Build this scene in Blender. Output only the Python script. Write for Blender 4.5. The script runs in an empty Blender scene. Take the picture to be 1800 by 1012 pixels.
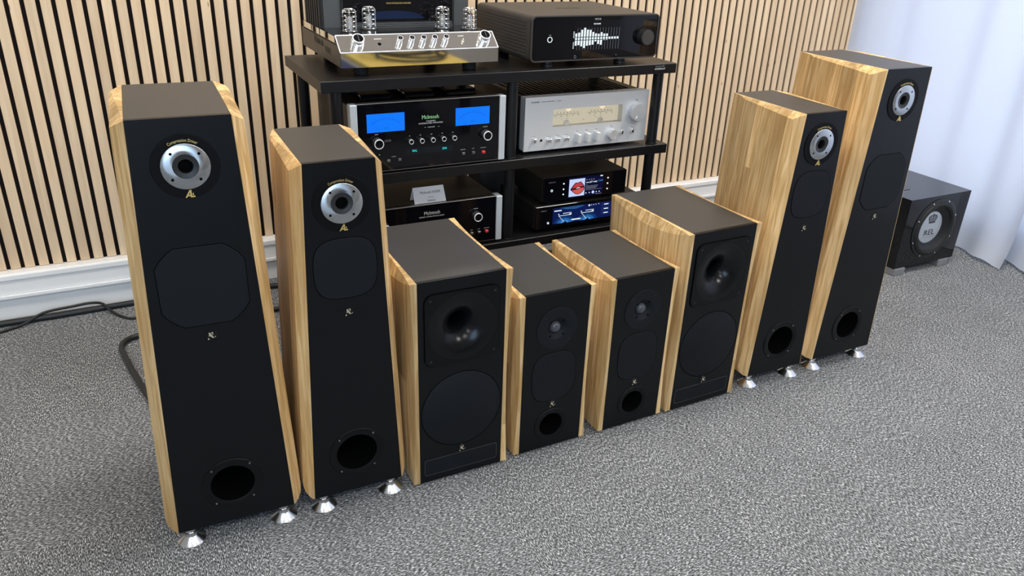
import bpy, bmesh, math, random
from mathutils import Vector, Matrix
random.seed(7)
sc = bpy.context.scene
COL = sc.collection
pi = math.pi

# ---------------------------------------------------------------- camera
F_PX, YAW, PITCH, ROLL = 1364.9, .481, .4423, .0384
CAM = Vector((.2326, -2.7556, 1.2373))
fw = Vector((math.sin(YAW)*math.cos(PITCH), math.cos(YAW)*math.cos(PITCH), -math.sin(PITCH)))
r0 = Vector((math.cos(YAW), -math.sin(YAW), 0)); u0 = r0.cross(fw)
rr = r0*math.cos(ROLL)+u0*math.sin(ROLL); uu = -r0*math.sin(ROLL)+u0*math.cos(ROLL)
cd = bpy.data.cameras.new('camera'); cam = bpy.data.objects.new('camera', cd); COL.objects.link(cam)
cd.sensor_width = 36; cd.lens = F_PX/1800*36; cd.clip_start = .02
m = Matrix((rr, uu, -fw)).transposed().to_4x4(); m.translation = CAM
cam.matrix_world = m
sc.camera = cam

# ---------------------------------------------------------------- world and exposure
w = bpy.data.worlds.new('world'); sc.world = w; w.use_nodes = True
bg = w.node_tree.nodes['Background']; bg.inputs[0].default_value = (.74, .83, 1, 1); bg.inputs[1].default_value = 1.75
sc.view_settings.view_transform = 'Standard'; sc.view_settings.look = 'None'
sc.view_settings.exposure = 0.0; sc.view_settings.gamma = 1; sc.view_settings.use_curve_mapping = False

CEIL = 2.6
XL, XR, YB = -2.4, 3.56, -5.4
LAMPS = [(-1.1, -1.1, 16), (.75, -1.1, 21), (2.55, -1.4, 33),
         (-1.1, -3.6, 15), (.75, -3.6, 12), (2.55, -3.6, 36)]
def area(name, loc, rot, sx, sy, power, col):
    l = bpy.data.lights.new(name, 'AREA'); l.shape = 'RECTANGLE'; l.size = sx; l.size_y = sy
    l.energy = power; l.color = col
    o = bpy.data.objects.new(name, l); COL.objects.link(o); o.location = loc; o.rotation_euler = rot
    return o
for x, y, p in LAMPS:
    area('ceiling_lamp_light', (x, y, CEIL-.03), (0, 0, 0), .56, .56, p, (1, .955, .89))
# daylight through the window in the wall behind the camera
area('window_daylight', (-.7, YB+.05, 1.5), (pi/2, 0, 0), 2.1, 1.45, 46, (.52, .74, 1))

# ---------------------------------------------------------------- materials
def nodes(name):
    mt = bpy.data.materials.new(name); mt.use_nodes = True
    nt = mt.node_tree; return mt, nt, nt.nodes['Principled BSDF']
def mat(name, col, rough=.5, metal=0, spec=.5, coat=0, emit=None, es=0, trans=0, ior=1.45, var=.06, vscale=30, bump=0, bscale=400):
    mt, nt, b = nodes(name)
    b.inputs['Roughness'].default_value = rough; b.inputs['Metallic'].default_value = metal
    b.inputs['Specular IOR Level'].default_value = spec; b.inputs['Coat Weight'].default_value = coat
    b.inputs['Transmission Weight'].default_value = trans; b.inputs['IOR'].default_value = ior
    b.inputs['Base Color'].default_value = (*col, 1)
    tc = nt.nodes.new('ShaderNodeTexCoord')
    if var:
        n = nt.nodes.new('ShaderNodeTexNoise'); n.inputs['Scale'].default_value = vscale
        nt.links.new(tc.outputs['Object'], n.inputs['Vector'])
        mx = nt.nodes.new('ShaderNodeMix'); mx.data_type = 'RGBA'
        mx.inputs[6].default_value = (*[c*(1-var) for c in col], 1); mx.inputs[7].default_value = (*[min(1, c*(1+var)) for c in col], 1)
        nt.links.new(n.outputs['Fac'], mx.inputs[0]); nt.links.new(mx.outputs[2], b.inputs['Base Color'])
    if bump:
        n2 = nt.nodes.new('ShaderNodeTexNoise'); n2.inputs['Scale'].default_value = bscale
        nt.links.new(tc.outputs['Object'], n2.inputs['Vector'])
        bp = nt.nodes.new('ShaderNodeBump'); bp.inputs['Strength'].default_value = bump; bp.inputs['Distance'].default_value = .001
        nt.links.new(n2.outputs['Fac'], bp.inputs['Height']); nt.links.new(bp.outputs[0], b.inputs['Normal'])
    if emit:
        b.inputs['Emission Color'].default_value = (*emit, 1); b.inputs['Emission Strength'].default_value = es
    return mt

def wood(name, c1, c2, c3, grain=1.0, rough=.45, vary=.35, knots=False):
    """grain along local Z, tone varies from piece to piece"""
    mt, nt, b = nodes(name); N = nt.nodes.new; L = nt.links.new
    tc = N('ShaderNodeTexCoord'); oi = N('ShaderNodeObjectInfo')
    mul = N('ShaderNodeVectorMath'); mul.operation = 'SCALE'; mul.inputs[0].default_value = (37, 53, 71)
    L(oi.outputs['Random'], mul.inputs['Scale'])
    add = N('ShaderNodeVectorMath'); L(tc.outputs['Object'], add.inputs[0]); L(mul.outputs[0], add.inputs[1])
    mp = N('ShaderNodeMapping'); mp.inputs['Scale'].default_value = (90*grain, 90*grain, 5*grain); L(add.outputs[0], mp.inputs['Vector'])
    n1 = N('ShaderNodeTexNoise'); n1.inputs['Scale'].default_value = 1.0; n1.inputs['Detail'].default_value = 5; n1.inputs['Distortion'].default_value = .6
    L(mp.outputs[0], n1.inputs['Vector'])
    mp2 = N('ShaderNodeMapping'); mp2.inputs['Scale'].default_value = (14*grain, 14*grain, 2.2*grain); L(add.outputs[0], mp2.inputs['Vector'])
    n2 = N('ShaderNodeTexNoise'); n2.inputs['Scale'].default_value = 1.0; n2.inputs['Detail'].default_value = 2; L(mp2.outputs[0], n2.inputs['Vector'])
    cr = N('ShaderNodeValToRGB'); cr.color_ramp.elements[0].position = .38; cr.color_ramp.elements[1].position = .62
    cr.color_ramp.elements[0].color = (*c2, 1); cr.color_ramp.elements[1].color = (*c1, 1)
    L(n1.outputs['Fac'], cr.inputs[0])
    mx = N('ShaderNodeMix'); mx.data_type = 'RGBA'; mx.inputs[7].default_value = (*c3, 1)
    cr2 = N('ShaderNodeValToRGB'); cr2.color_ramp.elements[0].position = .45; cr2.color_ramp.elements[1].position = .72
    cr2.color_ramp.elements[1].color = (.6, .6, .6, 1)
    L(n2.outputs['Fac'], cr2.inputs[0]); L(cr2.outputs[0], mx.inputs[0]); L(cr.outputs[0], mx.inputs[6])
    hs = N('ShaderNodeHueSaturation'); L(mx.outputs[2], hs.inputs['Color'])
    mr = N('ShaderNodeMapRange'); mr.inputs[3].default_value = 1-vary; mr.inputs[4].default_value = 1+vary*.55
    L(oi.outputs['Random'], mr.inputs[0]); L(mr.outputs[0], hs.inputs['Value'])
    last = hs.outputs[0]
    if knots:
        v = N('ShaderNodeTexVoronoi'); v.inputs['Scale'].default_value = 1.0
        mp3 = N('ShaderNodeMapping'); mp3.inputs['Scale'].default_value = (22, 22, 6); L(add.outputs[0], mp3.inputs['Vector']); L(mp3.outputs[0], v.inputs['Vector'])
        ck = N('ShaderNodeValToRGB'); ck.color_ramp.elements[0].position = .035; ck.color_ramp.elements[1].position = .07
        ck.color_ramp.elements[0].color = (.42, .33, .26, 1); ck.color_ramp.elements[1].color = (1, 1, 1, 1)
        L(v.outputs['Distance'], ck.inputs[0])
        mk = N('ShaderNodeMix'); mk.data_type = 'RGBA'; mk.blend_type = 'MULTIPLY'; mk.inputs[0].default_value = 1
        L(last, mk.inputs[6]); L(ck.outputs[0], mk.inputs[7]); last = mk.outputs[2]
    L(last, b.inputs['Base Color'])
    b.inputs['Roughness'].default_value = rough
    bp = N('ShaderNodeBump'); bp.inputs['Strength'].default_value = .12; bp.inputs['Distance'].default_value = .0006
    L(n1.outputs['Fac'], bp.inputs['Height']); L(bp.outputs[0], b.inputs['Normal'])
    return mt

OAK = wood('oak', (.82, .575, .29), (.55, .335, .125), (.45, .26, .088), grain=1.15, vary=.32)
SLAT = wood('pale_oak_veneer', (.80, .61, .40), (.72, .525, .33), (.66, .46, .28), grain=.8, rough=.55, vary=.09, knots=True)
FELT = mat('black_felt', (.012, .009, .009), .95, spec=.1, bump=.3)
CAB = mat('dark_cabinet_lacquer', (.0026, .0033, .0045), .36, spec=.3, vscale=6, var=.08)
CABTOP = mat('dark_taupe_laminate', (.048, .045, .042), .42, spec=.5, vscale=6, var=.06)
GRILLE = mat('dark_speaker_cloth', (.0065, .0078, .0100), .55, spec=.22, bump=.25, bscale=1500)
GLOSSBLK = mat('gloss_black_plastic', (.004, .004, .005), .24, spec=.32)
BLKPLAST = mat('satin_black_plastic', (.012, .012, .013), .4)
VOID = mat('port_black', (.002, .002, .002), .9, spec=.05)
CHROME = mat('polished_steel', (.82, .82, .83), .12, metal=1)
MIRROR = mat('mirror_steel', (.80, .78, .75), .035, metal=1, var=.01)
SILVER = mat('brushed_silver', (.68, .69, .695), .38, metal=.25, vscale=200)
ALU = mat('pale_aluminium', (.60, .65, .68), .38, metal=.3)
GOLD = mat('gold_print', (.85, .62, .22), .35, metal=.7)
GOLDS = mat('pale_gold_emblem', (.82, .76, .55), .25, metal=.8)
WHITE = mat('white_trunking', (.90, .89, .87), .35, vscale=3, var=.02)
CEILM = mat('white_ceiling_board', (.80, .79, .77), .9, bump=.2)
WALLM = mat('warm_grey_wall', (.33, .32, .31), .85, bump=.15, vscale=3)
PORTM = mat('matt_port_plastic', (.004, .004, .0045), .4, spec=.22)
SCREW = mat('dark_screw', (.22, .22, .22), .35, metal=.9)
RACK = mat('black_steel_powder', (.0065, .0065, .0075), .34, spec=.4, bump=.1, bscale=900)
GLASSBLK = mat('black_glass', (.003, .003, .0045), .04, spec=.4)
BODYBLK = mat('black_metal_body', (.016, .015, .014), .45, spec=.4)
BROWNBLK = mat('dark_satin_body', (.05, .046, .043), .42, spec=.35)
GREYBOX = mat('graphite_steel', (.085, .09, .092), .4, metal=.3)
CABLE = mat('black_rubber_cable', (.014, .015, .015), .42)
INK = mat('dark_grey_ink', (.05, .05, .06), .6)
GREYINK = mat('faint_grey_print', (.22, .22, .23), .5)
PRINT = mat('white_print', (.5, .5, .5), .5)
PAPER = mat('white_card', (.90, .91, .94), .6)
RED = mat('red_button', (.55, .03, .03), .35, emit=(.6, .03, .03), es=.15)
RUBBER = mat('black_rubber', (.01, .01, .01), .7)
def glow(name, col, s): return mat(name, (0, 0, 0), .3, emit=col, es=s, var=0)
E_BLUE = glow('blue_meter_light', (0.0, .19, 1.0), 1.0)
E_BLUED = glow('blue_meter_scale', (0.0, .08, .62), 1.0)
E_GREEN = glow('green_backlit_logo', (.30, .62, .30), .9)
E_CYAN = glow('cyan_display', (.03, .75, .80), 1.2)
E_WHITE = glow('white_display', (.82, .95, 1), 1.1)
E_DIM = glow('dim_display_line', (.30, .32, .38), .8)
E_WARM = glow('warm_meter_light', (1.0, .92, .70), .56)
E_WARMHI = glow('warm_meter_lamp', (1.0, .84, .58), .95)
E_NAVY = glow('navy_screen', (.002, .003, .03), 1.0)
E_DEEP = glow('deep_blue_screen', (.003, .010, .075), 1.0)
E_SKY = glow('blue_screen_glow', (.05, .26, .62), 1.0)
E_PALE = glow('pale_blue_picture', (.55, .66, .95), 1.0)
E_RED = glow('red_picture', (.50, .045, .06), 1.0)
E_DKRED = glow('dark_red_picture', (.05, .003, .01), 1.0)
E_BRED = glow('bright_red_picture', (.62, .10, .09), 1.0)
E_PANEL = glow('lamp_diffuser', (1, .97, .92), 6)
E_WIN = glow('daylit_window', (.55, .75, 1), 2.5)

# brushed turned aluminium: circular tangents give the radial streaks
def turned():
    mt, nt, b = nodes('turned_aluminium'); N = nt.nodes.new
    b.inputs['Base Color'].default_value = (.52, .545, .57, 1); b.inputs['Metallic'].default_value = 1
    b.inputs['Roughness'].default_value = .24; b.inputs['Anisotropic'].default_value = .95
    t = N('ShaderNodeTangent'); t.direction_type = 'RADIAL'; t.axis = 'Y'
    nt.links.new(t.outputs[0], b.inputs['Tangent'])
    tc = N('ShaderNodeTexCoord'); n = N('ShaderNodeTexNoise'); n.inputs['Scale'].default_value = 60
    nt.links.new(tc.outputs['Object'], n.inputs['Vector'])
    mr = N('ShaderNodeMapRange'); mr.inputs[3].default_value = .2; mr.inputs[4].default_value = .29
    nt.links.new(n.outputs['Fac'], mr.inputs[0]); nt.links.new(mr.outputs[0], b.inputs['Roughness'])
    return mt
TURNED = turned()

def carpet_mat():
    mt, nt, b = nodes('grey_fleck_carpet'); N = nt.nodes.new; L = nt.links.new
    tc = N('ShaderNodeTexCoord')
    def fleck(scale, seed, rot=0):
        mp = N('ShaderNodeMapping'); mp.inputs['Scale'].default_value = scale; mp.inputs['Rotation'].default_value = (0, 0, rot); mp.inputs['Location'].default_value = (seed, seed*1.7, 0)
        L(tc.outputs['Object'], mp.inputs['Vector'])
        n = N('ShaderNodeTexNoise'); n.inputs['Scale'].default_value = 1; n.inputs['Detail'].default_value = 2.5; n.inputs['Roughness'].default_value = .65; n.inputs['Distortion'].default_value = .3
        L(mp.outputs[0], n.inputs['Vector']); return n.outputs['Fac']
    a = fleck((140, 430, 400), 0, .25); c = fleck((430, 140, 400), 9, .25)
    ck = N('ShaderNodeTexChecker'); ck.inputs['Scale'].default_value = 2.0
    mpc = N('ShaderNodeMapping'); mpc.inputs['Location'].default_value = (.13, .21, .25); L(tc.outputs['Object'], mpc.inputs['Vector']); L(mpc.outputs[0], ck.inputs['Vector'])
    mxf = N('ShaderNodeMix'); L(ck.outputs['Fac'], mxf.inputs[0]); L(a, mxf.inputs[2]); L(c, mxf.inputs[3])
    cr = N('ShaderNodeValToRGB'); e = cr.color_ramp.elements
    e[0].position = .36; e[0].color = (.030, .032, .034, 1); e[1].position = .645; e[1].color = (.72, .735, .75, 1)
    k = e.new(.47); k.color = (.118, .121, .124, 1); k = e.new(.56); k.color = (.257, .263, .270, 1)
    L(mxf.outputs[0], cr.inputs[0])
    big = N('ShaderNodeTexNoise'); big.inputs['Scale'].default_value = 7; big.inputs['Detail'].default_value = 4; L(tc.outputs['Object'], big.inputs['Vector'])
    hs = N('ShaderNodeHueSaturation'); mr = N('ShaderNodeMapRange'); mr.inputs[3].default_value = .86; mr.inputs[4].default_value = 1.14
    L(big.outputs['Fac'], mr.inputs[0]); L(mr.outputs[0], hs.inputs['Value']); L(cr.outputs[0], hs.inputs['Color'])
    L(hs.outputs[0], b.inputs['Base Color']); b.inputs['Roughness'].default_value = .95; b.inputs['Specular IOR Level'].default_value = .1
    bp = N('ShaderNodeBump'); bp.inputs['Strength'].default_value = .7; bp.inputs['Distance'].default_value = .004
    L(mxf.outputs[0], bp.inputs['Height']); L(bp.outputs[0], b.inputs['Normal'])
    return mt
CARPET = carpet_mat()

def curtain_mat():
    mt, nt, b = nodes('white_curtain'); N = nt.nodes.new; L = nt.links.new
    tr = N('ShaderNodeBsdfTranslucent'); tr.inputs[0].default_value = (.80, .86, .95, 1)
    mx = N('ShaderNodeMixShader'); mx.inputs[0].default_value = .22
    b.inputs['Base Color'].default_value = (.80, .83, .90, 1); b.inputs['Roughness'].default_value = .7
    n = N('ShaderNodeTexNoise'); n.inputs['Scale'].default_value = 900; tc = N('ShaderNodeTexCoord'); L(tc.outputs['Object'], n.inputs['Vector'])
    bp = N('ShaderNodeBump'); bp.inputs['Strength'].default_value = .1; bp.inputs['Distance'].default_value = .0005; L(n.outputs['Fac'], bp.inputs['Height']); L(bp.outputs[0], b.inputs['Normal'])
    L(b.outputs[0], mx.inputs[1]); L(tr.outputs[0], mx.inputs[2]); L(mx.outputs[0], nt.nodes['Material Output'].inputs[0])
    return mt
CURTAIN = curtain_mat()
GLASS = mat('tube_glass', (.95, .95, .95), .02, trans=1, var=0)
KNOBM = mat('satin_knob_metal', (.66, .68, .70), .3, metal=.5)
AMPKNOB = mat('bright_knob_chrome', (.88, .88, .88), .22, metal=.75)
FOOTM = mat('turned_steel_foot', (.80, .80, .80), .22, metal=1)
RINGM = mat('bright_ring_metal', (.85, .86, .88), .35, metal=.3)
CHROMEWIRE = mat('chrome_wire', (.92, .92, .92), .15, metal=1)

# ---------------------------------------------------------------- object helpers
def thing(name, label, cat, loc=(0, 0, 0), rz=0, group=None):
    o = bpy.data.objects.new(name, None); COL.objects.link(o); o.empty_display_size = .05
    o.location = loc; o.rotation_euler = (0, 0, rz); o['label'] = label; o['category'] = cat
    if group: o['group'] = group
    return o
def tag(o, label, cat, group=None):
    o['label'] = label; o['category'] = cat
    if group: o['group'] = group
    return o
def part(name, bm, mt, parent=None, smooth=False, label=None):
    me = bpy.data.meshes.new(name)
    if smooth:
        for f in bm.faces: f.smooth = True
    bm.normal_update(); bm.to_mesh(me); bm.free()
    me.materials.append(mt)
    if smooth:
        try: me.set_sharp_from_angle(angle=math.radians(38))
        except Exception: pass
    o = bpy.data.objects.new(name, me); COL.objects.link(o); o.parent = parent
    if label: o['label'] = label
    return o
def struct(o): o['kind'] = 'structure'; return o
def dup(root, parent=None):
    c = root.copy(); COL.objects.link(c); c.parent = parent
    for ch in list(root.children): dup(ch, c)
    return c

# ---------------------------------------------------------------- shapes
def bx(x0, x1, y0, y1, z0, z1, bev=0, seg=2, bm=None):
    b = bmesh.new()
    vs = [b.verts.new((x, y, z)) for x in (x0, x1) for y in (y0, y1) for z in (z0, z1)]
    for f in ((0, 1, 3, 2), (4, 6, 7, 5), (0, 4, 5, 1), (2, 3, 7, 6), (0, 2, 6, 4), (1, 5, 7, 3)): b.faces.new([vs[i] for i in f])
    bmesh.ops.recalc_face_normals(b, faces=b.faces)
    if bev: bmesh.ops.bevel(b, geom=list(b.edges), offset=bev, segments=seg, affect='EDGES', profile=.5)
    if bm is None: return b
    merge(bm, b); return bm
def merge(bm, b):
    me = bpy.data.meshes.new('t'); b.to_mesh(me); b.free(); bm.from_mesh(me); bpy.data.meshes.remove(me)
def lathe(prof, seg=48, c=(0, 0, 0), axis='Y', close=True):
    """profile (radius, height); axis Y: height towards -Y (the viewer), axis Z: height up"""
    b = bmesh.new(); rings = []
    for r, h in prof:
        ring = []
        if r < 1e-6:
            p = (c[0], c[1]-h, c[2]) if axis == 'Y' else (c[0], c[1], c[2]+h)
            ring = [b.verts.new(p)]
        else:
            for k in range(seg):
                a = 2*pi*k/seg
                p = (c[0]+r*math.cos(a), c[1]-h, c[2]+r*math.sin(a)) if axis == 'Y' else (c[0]+r*math.cos(a), c[1]+r*math.sin(a), c[2]+h)
                ring.append(b.verts.new(p))
        rings.append(ring)
    for A, B in zip(rings, rings[1:]):
        for k in range(seg):
            a0, a1 = A[k % len(A)], A[(k+1) % len(A)]; b0, b1 = B[k % len(B)], B[(k+1) % len(B)]
            vs = []
            for v in (a0, a1, b1, b0):
                if v not in vs: vs.append(v)
            if len(vs) >= 3: b.faces.new(vs)
    bmesh.ops.recalc_face_normals(b, faces=b.faces)
    return b
def disc(r, h0, h1, c=(0, 0, 0), seg=40, bev=.0006, axis='Y'):
    return lathe([(0, h0), (r, h0), (r, h1-bev), (r-bev, h1), (0, h1)], seg, c, axis)
def ringbm(ri, ro, h0, h1, c=(0, 0, 0), seg=48, bev=.0006, axis='Y'):
    return lathe([(ri, h0), (ro, h0), (ro, h1-bev), (ro-bev, h1), (ri+bev, h1), (ri, h1-bev), (ri, h0)], seg, c, axis)
def outline_fill(b, loops, y):
    """fill a planar figure with holes in the XZ plane at y"""
    edges = []; lv = []
    for lp in loops:
        vs = [b.verts.new((p[0], y, p[1])) for p in lp]; lv.append(vs)
        edges += [b.edges.new((vs[i], vs[(i+1) % len(vs)])) for i in range(len(vs))]
    bmesh.ops.triangle_fill(b, use_beauty=True, use_dissolve=False, edges=edges)
    return lv
def plate(loops, y0, y1):
    """solid plate, front at y0 (nearer the viewer), back at y1; first loop outer, others holes"""
    b = bmesh.new(); A = outline_fill(b, loops, y0); B = outline_fill(b, loops, y1)
    for la, lb in zip(A, B):
        n = len(la)
        for i in range(n): b.faces.new((la[i], la[(i+1) % n], lb[(i+1) % n], lb[i]))
    bmesh.ops.recalc_face_normals(b, faces=b.faces)
    return b
def poly(pts, y0, y1): return plate([pts], y0, y1)
def circ(r, cx=0, cz=0, n=48): return [(cx+r*math.cos(2*pi*k/n), cz+r*math.sin(2*pi*k/n)) for k in range(n)]
def rrect(x0, x1, z0, z1, r, n=6):
    out = []
    for cx, cz, a in ((x1-r, z1-r, 0), (x0+r, z1-r, 90), (x0+r, z0+r, 180), (x1-r, z0+r, 270)):
        for k in range(n+1):
            t = math.radians(a+90*k/n); out.append((cx+r*math.cos(t), cz+r*math.sin(t)))
    return out
def superell(hx, hz, cz, p=3.2, n=56):
    out = []
    for k in range(n):
        t = 2*pi*k/n; c, s = math.cos(t), math.sin(t)
        out.append((hx*math.copysign(abs(c)**(2/p), c), cz+hz*math.copysign(abs(s)**(2/p), s)))
    return out
def inset(pts, d):
    cx = sum(p[0] for p in pts)/len(pts); cz = sum(p[1] for p in pts)/len(pts)
    R = max(math.hypot(p[0]-cx, p[1]-cz) for p in pts); k = 1-d/R
    return [(cx+(p[0]-cx)*k, cz+(p[1]-cz)*k) for p in pts]
def pad(pts, y0, h, bev=.0009):
    """raised pad with a small bevel round its edge; y0 is the surface it sits on"""
    b = bmesh.new(); n = len(pts); ip = inset(pts, bev)
    A = [b.verts.new((p[0], y0+.002, p[1])) for p in pts]
    B = [b.verts.new((p[0], y0-h+bev*.6, p[1])) for p in pts]
    Cc = [b.verts.new((p[0], y0-h, p[1])) for p in ip]
    for P, Q in ((A, B), (B, Cc)):
        for i in range(n): b.faces.new((P[i], P[(i+1) % n], Q[(i+1) % n], Q[i]))
    b.faces.new(Cc); b.faces.new(list(reversed(A)))
    bmesh.ops.recalc_face_normals(b, faces=b.faces)
    return b
def tube(pts, r, seg=8, closed=False, bm=None):
    b = bmesh.new(); P = [Vector(p) for p in pts]; n = len(P); rings = []
    up = Vector((0, 0, 1))
    for i in range(n):
        t = (P[(i+1) % n]-P[i-1]) if closed else (P[min(i+1, n-1)]-P[max(i-1, 0)])
        t.normalize(); a = t.cross(up)
        if a.length < 1e-3: a = t.cross(Vector((1, 0, 0)))
        a.normalize(); c = a.cross(t)
        rings.append([b.verts.new(P[i]+r*(math.cos(2*pi*k/seg)*a+math.sin(2*pi*k/seg)*c)) for k in range(seg)])
    for i in range(n if closed else n-1):
        A, B = rings[i], rings[(i+1) % n]
        for k in range(seg): b.faces.new((A[k], A[(k+1) % seg], B[(k+1) % seg], B[k]))
    if not closed: b.faces.new(rings[0]); b.faces.new(rings[-1])
    bmesh.ops.recalc_face_normals(b, faces=b.faces)
    if bm is None: return b
    merge(bm, b); return bm
def spline(pts, n=8):
    out = []; P = [Vector(p) for p in pts]; P = [P[0]*2-P[1]]+P+[P[-1]*2-P[-2]]
    for i in range(1, len(P)-2):
        for k in range(n):
            t = k/n; a, b, c, d = P[i-1], P[i], P[i+1], P[i+2]
            out.append(.5*((2*b)+(c-a)*t+(2*a-5*b+4*c-d)*t*t+(3*b-a-3*c+d)*t**3))
    out.append(P[-2]); return out
def textbm(s, size, width=None, extrude=.0002, bend=None, shear=0):
    """lettering as a mesh, upright in the XZ plane facing -Y, centred on its own origin"""
    cu = bpy.data.curves.new('lettering', 'FONT'); cu.body = s; cu.size = size; cu.align_x = 'CENTER'; cu.align_y = 'CENTER'; cu.extrude = extrude; cu.resolution_u = 2; cu.shear = shear
    o = bpy.data.objects.new('lettering', cu); COL.objects.link(o)
    bpy.context.view_layer.update()
    me = bpy.data.meshes.new_from_object(o.evaluated_get(bpy.context.evaluated_depsgraph_get()))
    bpy.data.objects.remove(o); bpy.data.curves.remove(cu)
    b = bmesh.new(); b.from_mesh(me); bpy.data.meshes.remove(me)
    xs = [v.co.x for v in b.verts]; zs = [v.co.y for v in b.verts]
    if xs:
        k = width/(max(xs)-min(xs)) if width else 1
        cx = (max(xs)+min(xs))/2; cz = (max(zs)+min(zs))/2
        for v in b.verts:
            x = (v.co.x-cx)*k; z = v.co.y-cz; d = v.co.z
            if bend:
                a = x/bend; x, z = (bend+z)*math.sin(a), (bend+z)*math.cos(a)
            v.co = Vector((x, -d, z))
    return b
def letters(s, size, x, y, z, mt, parent, width=None, name='lettering', bend=None, shear=0, label=None):
    o = part(name, textbm(s, size, width, bend=bend, shear=shear), mt, parent, label=label); o.location = (x, y, z); return o
def joined(*bms):
    b = bmesh.new()
    for q in bms: merge(b, q)
    return b

# ================================================================ the room
def room():
    struct(part('floor', bx(XL, XR, YB, .06, -.06, 0), CARPET))
    struct(part('ceiling', bx(XL, XR, YB, .06, CEIL, CEIL+.08), CEILM))
    struct(part('wall_left', bx(XL-.1, XL, YB, .06, 0, CEIL), WALLM))
    wb = struct(part('wall_back', bx(XL, XR, .008, .06, 0, CEIL), FELT))
    struct(part('wall_front', bx(XL, XR, YB-.1, YB, 0, CEIL), WALLM))
    # right wall with a window behind the curtain
    b = bmesh.new()
    for a in ((-0.06, .06, 0, CEIL), (YB, -3.4, 0, CEIL), (-3.4, -.06, 0, .15), (-3.4, -.06, 2.35, CEIL)):
        bx(XR, XR+.1, a[0], a[1], a[2], a[3], bm=b)
    struct(part('wall_right', b, WALLM))
    # window in the wall behind the camera
    wn = struct(part('window_1', plate([rrect(-1.15, 1.15, .70, 2.30, .01), rrect(-1.09, 1.09, .76, 2.24, .005)], -.03, .03), WHITE))
    wn.location = (-.7, YB+.03, 0); wn.rotation_euler = (0, 0, pi)
    p = part('pane', bx(-1.09, 1.09, .010, .016, .76, 2.24), E_WIN, wn)
    part('mullion', bx(-.03, .03, -.02, .02, .76, 2.24), WHITE, wn)
    # the slats: 40 mm pitch, each a piece of its own on black felt
    me = None
    for i in range(-46, 87):
        if me is None:
            s = part('slat', bx(.0060, .0340, 0, .0082, .162, CEIL-.002, bev=.0006, seg=1), SLAT, wb); me = s.data
        else:
            s = bpy.data.objects.new('slat', me); COL.objects.link(s); s.parent = wb
        s.location = (.04*i, 0, 0)
    # two-part white skirting trunking along the slat wall
    t = struct(part('baseboard_back', bx(XL, 3.48, -.026, .011, 0, .075, bev=.002), WHITE))
    part('trunking_body', bx(XL, 3.48, -.034, .011, .088, .1605, bev=.003), WHITE, t)
    part('upper_lip', bx(XL, 3.48, -.040, -.033, .139, .158, bev=.003), WHITE, t)
    part('lower_lip', bx(XL, 3.48, -.042, -.033, .076, .090, bev=.003), WHITE, t)
    part('recess_shade_strip', bx(XL, 3.48, -.030, .011, .0745, .0885), mat('recess_shade_grey', (.35, .35, .36), .5), t)  # grey strip paints in the shade of the recess under the lip
    struct(part('trim_1', bx(3.4805, 3.487, -.012, .011, 0, CEIL-.002), FELT))
room()

def ceiling_lights():
    src = None
    for k, (x, y, p) in enumerate(LAMPS):
        if src is None:
            src = thing('ceiling_light', 'square white LED panel lamp set flush in the ceiling', 'lamp', (x, y, CEIL), 0, 'LED panels in the ceiling')
            b = bmesh.new()
            for a in ((-.31, .31, -.31, -.29), (-.31, .31, .29, .31), (-.31, -.29, -.29, .29), (.29, .31, -.29, .29)): bx(a[0], a[1], a[2], a[3], -.022, 0, bm=b)
            part('frame', b, WHITE, src); part('diffuser', bx(-.29, .29, -.29, .29, -.016, -.004), E_PANEL, src)
        else:
            c = dup(src); c.location = (x, y, CEIL)
ceiling_lights()

def curtain(y0, y1, xc, seedk, label, flare, step=0):
    b = bmesh.new(); ny, nz = 150, 40; grid = []
    for i in range(ny+1):
        y = y0+(y1-y0)*i/ny; col = []
        for j in range(nz+1):
            z = .012+(2.5-.012)*j/nz
            q = z/2.5
            s = (y0-y)
            fold = .022*math.sin(s*25+seedk+.9*math.sin(s*6+seedk))+.006*math.sin(s*31+1.3*seedk)+.006*math.sin(s*7+z*2.0)
            x = xc+fold*(.55+.45*q)
            if z < .13: x -= .030*(1-z/.13)**2
            if z < .09: x += .012*math.sin(s*17+seedk)*(1-z/.09)
            if step: x -= step*min(1, max(0, (s-.06)/.10))
            e = max(0, 1-(y-y1)/.16)          # free edge kicks out into the room at the bottom
            x -= flare*e*e*max(0, 1-z/.9)
            zz = z+(.015*e*math.sin(e*5) if z < .05 else 0)
            col.append(b.verts.new((x, y, max(.006, zz))))
        grid.append(col)
    for i in range(ny):
        for j in range(nz): b.faces.new((grid[i][j], grid[i+1][j], grid[i+1][j+1], grid[i][j+1]))
    r = bmesh.ops.solidify(b, geom=list(b.faces), thickness=.0012)
    bmesh.ops.recalc_face_normals(b, faces=b.faces)
    o = part('curtain', b, CURTAIN, None, smooth=True)
    tag(o, label, 'curtain', 'white curtains on the side wall'); return o
curtain(-.005, -1.062, 3.435, 0.4, 'white floor-length curtain hanging between the slatted wall and a second curtain', .05)
curtain(-1.000, -3.5, 3.508, 2.1, 'white floor-length curtain overlapped by the one beside the slatted wall', 0, .050)
tag(part('curtain_rail', bx(3.42, 3.47, -3.55, -.01, 2.5, 2.53, bev=.004), WHITE), 'white straight curtain rail above the white curtains', 'rail')

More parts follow.
